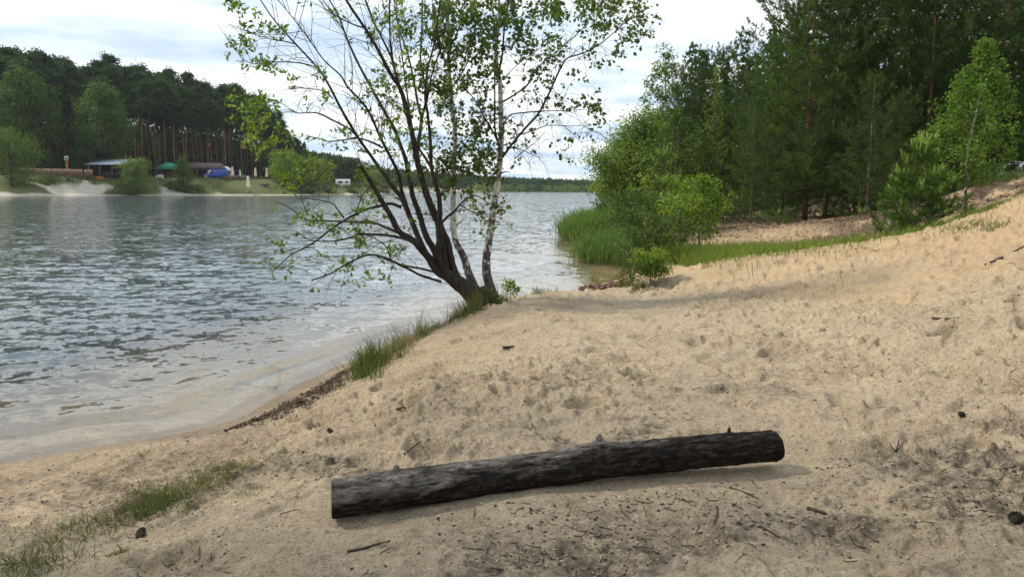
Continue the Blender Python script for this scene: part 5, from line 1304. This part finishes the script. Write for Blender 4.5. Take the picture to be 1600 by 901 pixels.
for x in (-.76, .76):
    part(root, 'leg', WHITE, lambda g: box(g, (x - .05, -.24, 0), (x + .05, -.16, .72))); part(root, 'leg', WHITE, lambda g: box(g, (x - .05, .33, 0), (x + .05, .39, 1.2))); part(root, 'armrest', WHITE, lambda g: box(g, (x - .05, -.26, .722), (x + .05, .32, .76)))

# brown pavilion behind the van
p = gz_at(322, 213); root = empty('pavilion', p, .06, 'low brown pavilion with a dull purple-brown roof behind the blue van', 'pavilion')
part(root, 'roof', ROOF_BROWN, lambda g: g.add(np.array([[-4.8, -3, 2.75], [5.2, -3, 2.75], [5.2, 3, 2.75], [-4.8, 3, 2.75], [-4.2, 0, 4.5], [4.6, 0, 4.5]]), [[0, 1, 5, 4], [2, 3, 4, 5], [0, 3, 2, 1]], [[1, 2, 5], [3, 0, 4]]))
part(root, 'wall', WOOD_DARK, lambda g: box(g, (-4, -1.8, 0), (4.5, 2.4, 2.72))); part(root, 'doorway_shade', DARK, lambda g: box(g, (-2.6, -1.815, .05), (2.6, -1.803, 2.3)))  # dark sheet on the solid wall stands in for the shaded interior
for x in (-4.4, -1.5, 1.6, 4.8): part(root, 'post', WOOD_ORANGE, lambda g: box(g, (x - .1, -2.7, 0), (x + .1, -2.5, 2.74)))
# white marquee
p = gz_at(354, 219); root = empty('marquee', p, .1, 'white gabled marquee right behind the blue van', 'tent')
part(root, 'roof', WHITE, lambda g: prism(g, [(-2.1, 2.3), (2.1, 2.3), (0, 3.7)], -2.0, 2.0)); part(root, 'wall', WHITE, lambda g: box(g, (-1.9, 1.8, .0), (1.9, 1.9, 2.29)))
for x in (-1.95, 1.95):
    for y in (-1.85, 1.7): part(root, 'pole', STEEL, lambda g: box(g, (x - .04, y - .04, 0), (x + .04, y + .04, 2.29)))

# closed parasols and picnic tables
def parasol():
    return {'base': (lambda g: lathe(g, [(.001, 0), (.42, 0), (.42, .08), (.1, .14), (.001, .14)], 12), STEEL), 'pole': (lambda g: tube(g, [[0, 0, .1], [0, 0, 2.95]], .035, 8), STEEL),
            'canopy': (lambda g: lathe(g, [(.001, .62), (.30, .64), (.36, .9), (.30, 1.5), (.24, 2.0), (.27, 2.1), (.20, 2.5), (.14, 2.8), (.001, 3.0)], 10), CREAM)}
PM = {}
for k, (fn, mat) in parasol().items():
    g = Geo(); fn(g); PM[k] = g.mesh(k, mat, True)
for (px, Y, sc, lab) in [(364, 208, .98, 'closed cream parasol just right of the blue van'), (376, 214, .78, 'shortest closed cream parasol, behind the terrace tables'), (388, 199, 1.22, 'closed cream parasol standing lowest on the lawn, nearest the water'),
                         (400, 214, .95, 'closed cream parasol at the right end of the terrace'), (418, 214, 1.05, 'closed cream parasol farthest right, apart on the lawn')]:
    place('parasol', PM, gz_at(px, Y), 0, (sc * 1.25, sc * 1.25, sc * 1.18), lab, 'parasol', 'closed parasols on the far lawn')
def table_parts():
    d = {'tabletop': lambda g: box(g, (-.95, -.38, .72), (.95, .38, .78)), 'bench_seat': lambda g: [box(g, (-.95, s * .78 - .14, .42), (.95, s * .78 + .14, .47)) for s in (-1, 1)],
         'frame': lambda g: [(box(g, (x - .05, -.85, .34), (x + .05, .85, .415)), box(g, (x - .05, -.45, 0), (x + .05, -.35, .715)), box(g, (x - .05, .35, 0), (x + .05, .45, .715))) for x in (-.7, .7)]}
    out = {}
    for k, fn in d.items():
        g = Geo(); fn(g); out[k] = g.mesh(k, WOOD_ORANGE if k != 'frame' else WOOD_DARK)
    return out
TM = table_parts()
for (px, Y, sc, lab) in [(357, 205, 1.2, 'orange-brown picnic table nearest the blue van'), (369, 208, 1.2, 'orange-brown picnic table between the two left parasols'), (380, 209, 1.2, 'orange-brown picnic table in the middle of the terrace'), (394, 211, 1.2, 'orange-brown picnic table at the right end of the terrace'),
                         (430, 216, 1.3, 'picnic table at the right, beyond the last parasol'), (412, 213, 1.1, 'picnic table beside the last parasol')]:
    place('picnic_table', TM, gz_at(px, Y), .1, sc, lab, 'table', 'picnic tables on the far lawn')
# boat, towel
p = gz_at(410, 206); g = Geo(); xs = np.linspace(-2.1, 2.1, 15); sec = []
for x in xs:
    f = 1 - (abs(x) / 2.15) ** 2.4; w_ = .62 * f + .02; h_ = .42 * (.55 + .45 * f); a = np.linspace(0, np.pi, 9)
    sec.append(np.stack([np.full(9, x), np.cos(a) * w_, np.sin(a) * h_], 1))
V = np.vstack(sec); q = [(i * 9 + j, i * 9 + j + 1, (i + 1) * 9 + j + 1, (i + 1) * 9 + j) for i in range(14) for j in range(8)]
g.add(V, q); root = empty('rowing_boat', p + np.array([0, 0, -.10]), .1, 'dark upturned boat on the pale patch of sand below the parasols', 'boat'); g.build('hull', DARK, root, True)
part(root, 'keel', DARK, lambda g: box(g, (-1.9, -.03, .36), (1.9, .03, .47)))
# the white car on the rise at the right edge of the wood
p = on_ground(1592, 262, 33); car(p, math.radians(8), WHITE, 'white car parked on the rise at the right edge of the picture')

# ================================================================== grass, reeds, litter
def blade_field(g, P, ln, wd, lean=.3, bend=.35, rs=RS):
    n = len(P); d = np.stack([rs.randn(n) * lean, rs.randn(n) * lean, np.ones(n)], 1)
    blades(g, P, d, ln, wd, rs, bend)
def settle(xy):
    z, d = survey(xy[:, 0], xy[:, 1]); return np.stack([xy[:, 0], xy[:, 1], z], 1), d

rs = np.random.RandomState(44)
# fringe on the edge of the sand bank
def tufts(pix, n_t, per, ln, spread, z0, jx=8, jy=5):
    out = []
    pix = np.array(pix, float); t = rs.rand(n_t) * (len(pix) - 1); k = np.minimum(t.astype(int), len(pix) - 2); f = (t - k)[:, None]
    c = pix[k] * (1 - f) + pix[k + 1] * f + np.stack([rs.randn(n_t) * jx, rs.randn(n_t) * jy], 1)
    for (px, py) in c:
        p = ground_at(px, py, z0); m = int(per * (.4 + 1.2 * rs.rand())); q = p[None, :2] + rs.randn(m, 2) * spread * (.5 + rs.rand())
        out.append((q, ln * (.5 + .9 * rs.rand())))
    return out
def grass_obj(name, groups, mat, wd, lean, label, bend=.3):
    g = Geo()
    for q, l in groups:
        P, d = settle(q); blade_field(g, P - [0, 0, .01], l * (.35 + .8 * rs.rand(len(P))), wd, lean, bend, rs)
    return tag(g.build(name, mat), label, 'grass', kind='stuff')
fr = tufts([(548, 592), (575, 575), (600, 562), (630, 545), (655, 525)], 26, 32, .28, .05, .2, 5, 5) + tufts([(655, 522), (690, 508), (720, 494), (742, 486)], 30, 26, .18, .06, .3, 4, 3) + tufts([(735, 484), (752, 482), (775, 474)], 12, 40, .30, .06, .38, 6, 3) \
   + tufts([(566, 590), (580, 578)], 8, 60, .30, .05, .18, 6, 4)
grass_obj('bank_grass', fr, GRASS_LEAF, .006, .32, 'tall loose grass fringing the drop of the sand bank below the willow')
dr = tufts([(600, 566), (640, 540), (660, 522)], 10, 22, .42, .05, .25, 5, 4) + tufts([(700, 505), (745, 482)], 8, 16, .40, .06, .35) + tufts([(765, 474), (800, 468)], 8, 40, .14, .06, .38, 6, 3)
grass_obj('dry_grass', dr, DRY_GRASS, .0035, .22, 'thin dry stalks among the grass of the sand bank')
gr2 = tufts([(825, 460), (858, 459)], 7, 26, .17, .04, .34, 6, 1) + tufts([(970, 452), (985, 440)], 6, 40, .24, .05, .2, 5, 4) + tufts([(925, 441), (930, 441)], 2, 40, .26, .03, .03, 2, 1) + tufts([(990, 448), (1010, 446), (1030, 440)], 8, 30, .18, .06, .3, 4, 3)
grass_obj('cove_grass', gr2, GRASS_LEAF, .006, .28, 'grass tufts round the little cove and along the crest of the beach')
# thin patches on the beach in the foreground
bp = tufts([(20, 893), (75, 878)], 14, 24, .10, .09, .25, 20, 8) + tufts([(95, 838), (150, 822)], 14, 26, .10, .08, .25, 14, 6) + tufts([(190, 800), (240, 788), (285, 775)], 30, 32, .12, .08, .3, 12, 8) \
   + tufts([(315, 752), (350, 742), (390, 730)], 20, 24, .10, .07, .3, 10, 5) + tufts([(395, 722), (440, 712)], 8, 16, .06, .05, .3, 8, 4) + tufts([(185, 860), (195, 866)], 3, 30, .07, .03, .3, 4, 3) + tufts([(385, 765), (400, 772)], 3, 14, .06, .03, .35, 4, 4) + tufts([(495, 630), (540, 600)], 5, 16, .07, .04, .15, 10, 4)
grass_obj('beach_grass', bp, GRASS_LEAF, .0036, .5, 'sparse short grass growing in patches across the sand left of the log', .4)
bd_ = tufts([(200, 796), (280, 772), (370, 738)], 12, 20, .12, .09, .3, 14, 8)
grass_obj('beach_dry_grass', bd_, DRY_GRASS, .0026, .5, 'dry stalks in the sparse grass left of the log', .4)
# grass strip behind the beach, grass on the slope
n = 34000; X = 3.6 + 7.2 * rs.rand(n) ** 1.2; Y = 17.7 - .03 * X + rs.randn(n) * 1.5 * np.interp(X, [3.6, 7, 13], [1.15, 1.0, .55])
P, d = settle(np.stack([X, Y], 1)); ok = (d > .15) & (vnoise(X * 1.1, Y * 1.1, 8) > -.55 + .05 * (X - 5)); P = P[ok]
g = Geo(); blade_field(g, P - [0, 0, .02], (.10 + .22 * rs.rand(len(P)) ** 1.6) * np.interp(P[:, 0], [4, 8, 13], [1.25, .95, .5]), .011, .3, .3, rs)
MEADOW = leaf_mat('meadow_blade', (.075, .125, .020), (.200, .260, .060), .45, .6)
tag(g.build('meadow_grass', MEADOW), 'strip of fresh green grass between the beach and the litter slope', 'grass', kind='stuff')
sl = tufts([(1470, 362), (1530, 348), (1560, 335)], 16, 40, .14, .16, 1.2, 14, 5) + tufts([(1490, 372), (1540, 356)], 3, 20, .10, .12, 1.2, 14, 4) + tufts([(1360, 391), (1280, 396), (1240, 398)], 14, 26, .07, .2, .7, 18, 4)
grass_obj('slope_grass', sl, GRASS_LEAF, .008, .4, 'thin grass on the sand slope round the young birch')
n = 2600; X = 16 + 8 * rs.rand(n); Y = 25.5 + rs.randn(n) * .7
P, d = settle(np.stack([X, Y], 1)); g = Geo(); blade_field(g, P, .16 + .22 * rs.rand(n), .014, .3, .3, rs)
tag(g.build('ridge_grass', GRASS_LEAF), 'grass along the top of the rise below the white car', 'grass', kind='stuff')
# reeds
def reed_bed(name, c, n, ln, wd, label):
    """c: list of (px, py at the foot, Y, spread x, spread y)"""
    g = Geo(); dg = Geo()
    for (px, py, Y, sx, sy, hh) in c:
        m = int(n / len(c)); p = at(px, py, Y); xy = p[None, :2] + np.stack([rs.randn(m) * sx, rs.randn(m) * sy], 1)
        P, d = settle(xy); P[:, 2] = np.maximum(P[:, 2], -.25)
        L_ = ln * hh * (.55 + .5 * rs.rand(m))
        # stalk with two or three leaves
        blades(g, P, np.stack([rs.randn(m) * .10, rs.randn(m) * .10, np.ones(m)], 1), L_, wd * .7, rs, .12)
        for k in range(3):
            q = P + np.stack([rs.randn(m) * .03, rs.randn(m) * .03, L_ * (.30 + .2 * k)], 1)
            blades(g, q, np.stack([rs.randn(m) * .45, rs.randn(m) * .45, np.ones(m)], 1), L_ * .42, wd, rs, .5)
        s = rs.rand(m) < .5; blades(dg, P[s], np.stack([rs.randn(s.sum()) * .16, rs.randn(s.sum()) * .16, np.ones(s.sum())], 1), .45 * hh * (.5 + rs.rand(s.sum())), wd * .6, rs)
    tag(g.build(name, REED_LEAF), label, 'reeds', kind='stuff')
    tag(dg.build('reed_stubble', DRY_GRASS), 'brown dead stalks at the foot of ' + label, 'reeds', kind='stuff')
reed_bed('reed_bed', [(903, 366, 31, .35, 1.0, .85), (914, 366, 31.5, .45, 1.3, 1.0), (925, 366, 32, .5, 1.3, 1.08), (942, 366, 32, .5, 1.5, 1.1), (960, 366, 32.5, .5, 1.5, 1.0), (896, 365, 31, .22, .6, .7)], 3000, 1.18, .022, 'the tall bright reed bed standing out into the lake')
reed_bed('front_reeds', [(930, 400, 21.6, .25, .5, .9), (945, 401, 21.4, .35, .6, 1.0), (962, 402, 21.2, .35, .6, 1.05), (980, 402, 21, .35, .7, 1.1), (1000, 400, 20.5, .4, .8, 1.0), (950, 392, 24, .5, .9, 1.0)], 3200, .74, .014, 'the shorter reeds along the near side of the cove')
# bank grass on the far shore
n = 9000; px = 20 + 460 * rs.rand(n); Y = np.interp(px, [0, 300, 480], [160, 185, 236]) + 24 * rs.rand(n)
X = (px - 800) / 1142 * Y; z, d = survey(X, Y)
gm = far_turf(X, Y, d); ok = rs.rand(n) < gm
P = np.stack([X, Y, z], 1)[ok]; g = Geo(); blade_field(g, P, .25 + .35 * rs.rand(len(P)), .16, .4, .3, rs)
tag(g.build('far_bank_grass', GRASS_LEAF), 'rough grass over the top of the far bank', 'grass', kind='stuff')

# fallen leaves and crumbs
BROWN_LEAF = leaf_mat('dead_leaf', (.040, .024, .015), (.20, .125, .078), .12, .7, (1.1, 1, .8), .2, 6)
def flakes(name, P, ln, label, mat=BROWN_LEAF):
    n = len(P); g = Geo(); nr = norm(rs.randn(n, 3) * .35 + [0, 0, 1]); dr = norm(np.cross(nr, rs.randn(n, 3)))
    leaves(g, P + [0, 0, .006], dr, nr, ln * (.5 + .8 * rs.rand(n)), ln * .6, .25)
    return tag(g.build(name, mat), label, 'litter', kind='stuff')
n = 26000; X = 5 + 18 * rs.rand(n); Y = 18.5 + 20 * rs.rand(n); P, d = settle(np.stack([X, Y], 1))
fo = sstep(-.15, .25, fbm(X * .35, Y * .35, 3, 66) * .35 + np.clip((Y - (20.5 - .12 * X)) / 4, -1, 1)); pth = np.exp(-((Y - (24 + (X - 8) * .55)) / 2.2) ** 2) * sstep(12.5, 9.5, X)
ok = rs.rand(n) < fo * (1 - .9 * pth) * .9
flakes('leaf_litter', P[ok], .085, 'brown dead leaves strewn over the slope under the pines')
q = []
for _ in range(900):
    p = onz(908 + 70 * rs.rand(), 446 + 12 * rs.rand(), .05); q.append(p[:2])
P, d = settle(np.array(q)); ok = d > -.25; P = P[ok]; P[:, 2] = np.maximum(P[:, 2], .0) + .03 * rs.rand(len(P))
flakes('drift_leaves', P, .10, 'drift of dead leaves and bark washed up on the corner of the cove')
q = []
for _ in range(3400):
    t = np.clip(.5 + .24 * rs.randn(), 0, 1); b = np.array([[350, 664], [425, 628], [495, 592], [556, 562]]); k = min(int(t * 3), 2); f = t * 3 - k; c = b[k] * (1 - f) + b[k + 1] * f + [4 + abs(rs.randn()) * 20 * math.sin(math.pi * t), 1 + abs(rs.randn()) * 17 * math.sin(math.pi * t)]
    q.append(onz(c[0], c[1], .08)[:2])
P, d = settle(np.array(q)); P = P[d > -.05]
flakes('drift_line', P, .028, 'dark line of rotted leaves and bits of bark along the lapping water', leaf_mat('rotted_leaf', (.018, .013, .010), (.13, .085, .055), .1, .7, None, .2, 8))
# crumbs of bark and twig bits over the foreground sand
def crumbs(n, px0, px1, py0, py1, r0, r1, seed, name, mat, label, mask=.0):
    rs2 = np.random.RandomState(seed); c = np.stack([px0 + (px1 - px0) * rs2.rand(n), py0 + (py1 - py0) * rs2.rand(n) ** .8], 1)
    xy = np.array([onz(a, b, .5)[:2] for a, b in c]); P, d = settle(xy)
    m_ = fbm(P[:, 0] * 1.5, P[:, 1] * 1.5, 5, 81, .6) + .4 * rs2.randn(n) > mask; m_ &= d > .25; m_ &= near_log(P[:, 0], P[:, 1])[0] > .12; P = P[m_]; n = len(P)
    g = Geo(); r = r0 + (r1 - r0) * rs2.rand(n) ** 3; oc = np.array([[1, 0, 0], [-1, 0, 0], [0, 1, 0], [0, -1, 0], [0, 0, 1], [0, 0, -1]], float)
    V = oc[None] * r[:, None, None] * (.5 + rs2.rand(n, 6, 1)) ; V[:, 0] *= 1 + 1.5 * rs2.rand(n, 1); V[:, 4:] *= .6
    a = rs2.rand(n) * 6.28; ca, sa = np.cos(a)[:, None], np.sin(a)[:, None]; x_ = V[..., 0] * ca - V[..., 1] * sa; y_ = V[..., 0] * sa + V[..., 1] * ca
    V = np.stack([x_, y_, V[..., 2]], -1) + P[:, None] + np.array([0, 0, 1]) * r[:, None, None] * .15
    i = np.arange(n)[:, None] * 6; t = np.concatenate([i + np.array(f) for f in ([0, 2, 4], [2, 1, 4], [1, 3, 4], [3, 0, 4], [2, 0, 5], [1, 2, 5], [3, 1, 5], [0, 3, 5])], 1).reshape(-1, 3)
    g.add(V.reshape(-1, 3), None, t)
    return tag(g.build(name, mat), label, 'litter', kind='stuff')
CRUMB = plain('bark_crumb', (.045, .034, .026), .9, 0, .6, 30); SANDCLOD = plain('sand_clod', (.40, .32, .22), .95, 0, .2, 30)
crumbs(11000, -60, 1660, 470, 905, .002, .010, 51, 'bark_crumbs', CRUMB, 'dark crumbs of bark scattered over the foreground sand', .25)
crumbs(7000, -60, 1660, 470, 905, .002, .009, 52, 'sand_clods', SANDCLOD, 'small clods of sand kicked up over the beach', -.1)
g = Geo(); k = 0
while k < 520:
    px, py = 1660 * rs.rand() - 30, 480 + 425 * rs.rand() ** .7; p = onz(px, py, .5); z, d = survey(p[:1], p[1:2])
    if d[0] < .4 or near_log(p[:1], p[1:2])[0][0] < .14: continue
    if fbm(p[:1] * 1.5, p[1:2] * 1.5, 5, 81, .6)[0] + .5 * rs.randn() < .1: continue
    a = rs.rand() * 6.28; L_ = .02 + .10 * rs.rand() ** 2.5; e = np.array([math.cos(a), math.sin(a), 0]) * L_; pts = []
    for t in (0, .5, 1):
        q = np.array([p[0], p[1], 0]) + e * t + [rs.randn() * .12 * L_, rs.randn() * .12 * L_, 0]; q[2] = ground_z(q[0], q[1]) + .003; pts.append(q)
    tube(g, pts, [.0022, .0018, .001], 4); k += 1
tag(g.build('twig_litter', TWIG_BARK), 'tiny dry twigs scattered over the foreground sand', 'litter', kind='stuff')

# single things on the sand
def stick(pix, r, label, name='stick', z0=.5, lift=0.0, mat=TWIG_BARK, cat='stick', arc=0.0):
    P = np.array([ground_at(x, y, z0) for x, y in pix]); n = len(P)
    P[:, 2] += r * .8 + lift * np.linspace(0, 1, n) + arc * np.sin(np.linspace(0, np.pi, n)); o = P[0].copy(); g = Geo()
    Q = smooth_path(P, 14); tube(g, Q, np.linspace(r, r * .45, 14), 7, wob=.08)
    ob = g.build(name, mat, None, True, o); ob.location = o; return tag(ob, label, cat)
stick([(543, 863), (570, 857), (592, 850), (610, 846)], .0065, 'thin brown stick lying in front of the left end of the log')
stick([(1119, 790), (1121, 800), (1116, 818), (1108, 832)], .0045, 'bent dark twig on the sand in front of the right half of the log')
stick([(1262, 796), (1285, 802), (1306, 812)], .010, 'short thick piece of dead branch right of the log')
stick([(1140, 762), (1168, 772), (1184, 780)], .006, 'pale brown stick below the right end of the log')
stick([(1188, 822), (1205, 832), (1218, 840)], .005, 'short stick in the dark dirt at the lower right')
stick([(1540, 415), (1570, 405), (1590, 392), (1604, 384)], .016, 'long dark branch lying up the sand slope at the right edge', z0=1.3)
stick([(786, 545), (795, 544), (803, 543)], .016, 'short dark chunk of wood on the bare sand below the birches')
stick([(632, 710), (655, 706), (672, 700)], .006, 'thin stick lying behind the left half of the log')
stick([(620, 640), (632, 638), (642, 634)], .010, 'dark stub of wood half sunk in the sand between the log and the grassy bank')
stick([(1456, 498), (1478, 499), (1497, 504)], .010, 'thin branch half buried in the trodden sand at the right')
p = ground_at(1400, 706, .7); root = empty('dead_sprig', p, 0, 'small branched dead sprig sticking out of the sand at the right', 'sprig')
for d_ in ([.01, 0, .075], [.045, .01, .055], [-.03, .02, .05], [.02, -.02, -.02]):
    g = Geo(); tube(g, smooth_path([[0, 0, 0], np.array(d_) * .5 + rs.randn(3) * .006, d_], 6), np.linspace(.004, .0015, 6), 5); g.build('twig', TWIG_BARK, root, True)
# pine cones
g = Geo(); lathe(g, [(.001, -.028), (.016, -.024), (.021, -.008), (.018, .010), (.010, .024), (.001, .030)], 10); CORE = g.mesh('core', CRUMB, True)
g = Geo()
for k in range(58):
    f = k / 58; a = k * 2.39996; rr = .021 * math.sin(math.pi * (.12 + .8 * f)) ** .7; zz2 = -.026 + .052 * f
    d = np.array([[math.cos(a), math.sin(a), .25 + .9 * f]]); leaves(g, np.array([[rr * .6 * math.cos(a), rr * .6 * math.sin(a), zz2]]), d, np.array([[-math.sin(a) * .0 - math.cos(a) * .5, -math.sin(a) * .5, 1.0]]), .018, .014, .2)
SCALE = g.mesh('cone_scales', CRUMB)
for (px, py, sc, z0, lab) in [(1588, 815, 1.1, .6, 'dark pine cone on the sand at the right edge'), (220, 838, .95, .28, 'dark pine cone between the grass patches at the lower left'), (1503, 650, .65, .75, 'small dark pine cone high at the right on trodden sand'), (516, 675, .7, .3, 'dark pine cone on the sand beyond the left end of the log')]:
    p = ground_at(px, py, z0); o = place('pine_cone', {'core': CORE, 'cone_scales': SCALE}, p + np.array([0, 0, .018 * sc]), px * .3, sc, lab, 'pine cone', None, (1.3, .3))
# pale chips, plastic scraps
CHIP = plain('pale_wood_chip', (.66, .58, .45), .7, 0, .15, 40); BLUE_SCRAP = plain('blue_plastic', (.02, .03, .30), .4, 0, .1, 20); PAPER = plain('white_paper', (.8, .8, .8), .7, 0, .05, 10)
def flake(name, px, py, z0, s, mat, label, cat, group=None):
    p = ground_at(px, py, z0); g = Geo(); k = 7; a = np.sort(rs.rand(k) * 6.28); rr = s * (.6 + .5 * rs.rand(k)); o = np.stack([rr * np.cos(a) * 1.5, rr * np.sin(a) * .7], 1); t = s * .16
    top = np.column_stack([o, np.full(k, t) + rs.randn(k) * s * .06]); bot = np.column_stack([o, np.zeros(k)]); c = np.array([[0, 0, t * 1.3], [0, 0, 0]]); j = np.arange(k); j2 = (j + 1) % k
    g.add(np.vstack([top, bot, c]), np.stack([k + j, k + j2, j2, j], 1), np.vstack([np.stack([j, j2, np.full(k, 2 * k)], 1), np.stack([k + j2, k + j, np.full(k, 2 * k + 1)], 1)]))
    ob = g.build(name, mat); ob.location = p + np.array([0, 0, .002]); ob.rotation_euler = (rs.randn() * .25, rs.randn() * .25, rs.rand() * 6.28); return tag(ob, label, cat, group)
flake('wood_chip', 487, 779, .48, .012, CHIP, 'larger pale wood chip just left of the left end of the log', 'wood chip', 'pale wood chips around the log')
flake('wood_chip', 510, 771, .48, .010, CHIP, 'pale wood chip touching the left end of the log', 'wood chip', 'pale wood chips around the log')
for (px, py) in [(786, 790), (752, 786), (738, 768), (935, 766), (935, 760), (1062, 764), (1416, 857), (968, 776)]:
    flake('wood_chip', px, py, .52, .007, CHIP, 'small pale wood chip on the sand along the front of the log', 'wood chip', 'pale wood chips around the log')
flake('plastic_scrap', 521, 712, .35, .010, BLUE_SCRAP, 'tiny scrap of blue plastic on the sand beyond the left end of the log', 'scrap')
flake('paper_scrap', 1313, 393, .56, .05, PAPER, 'white scrap of paper at the edge of the grass strip', 'scrap')

# ================================================================== the air over the lake
g = Geo(); box(g, (-900, -60, -9), (900, 1100, 75))
m = Mat('lake_air')
hz = g.build('haze', m.done(None, m.node('ShaderNodeVolumePrincipled', {'Color': (.80, .88, .97), 'Density': .0001, 'Anisotropy': .2})))
tag(hz, kind='stuff')
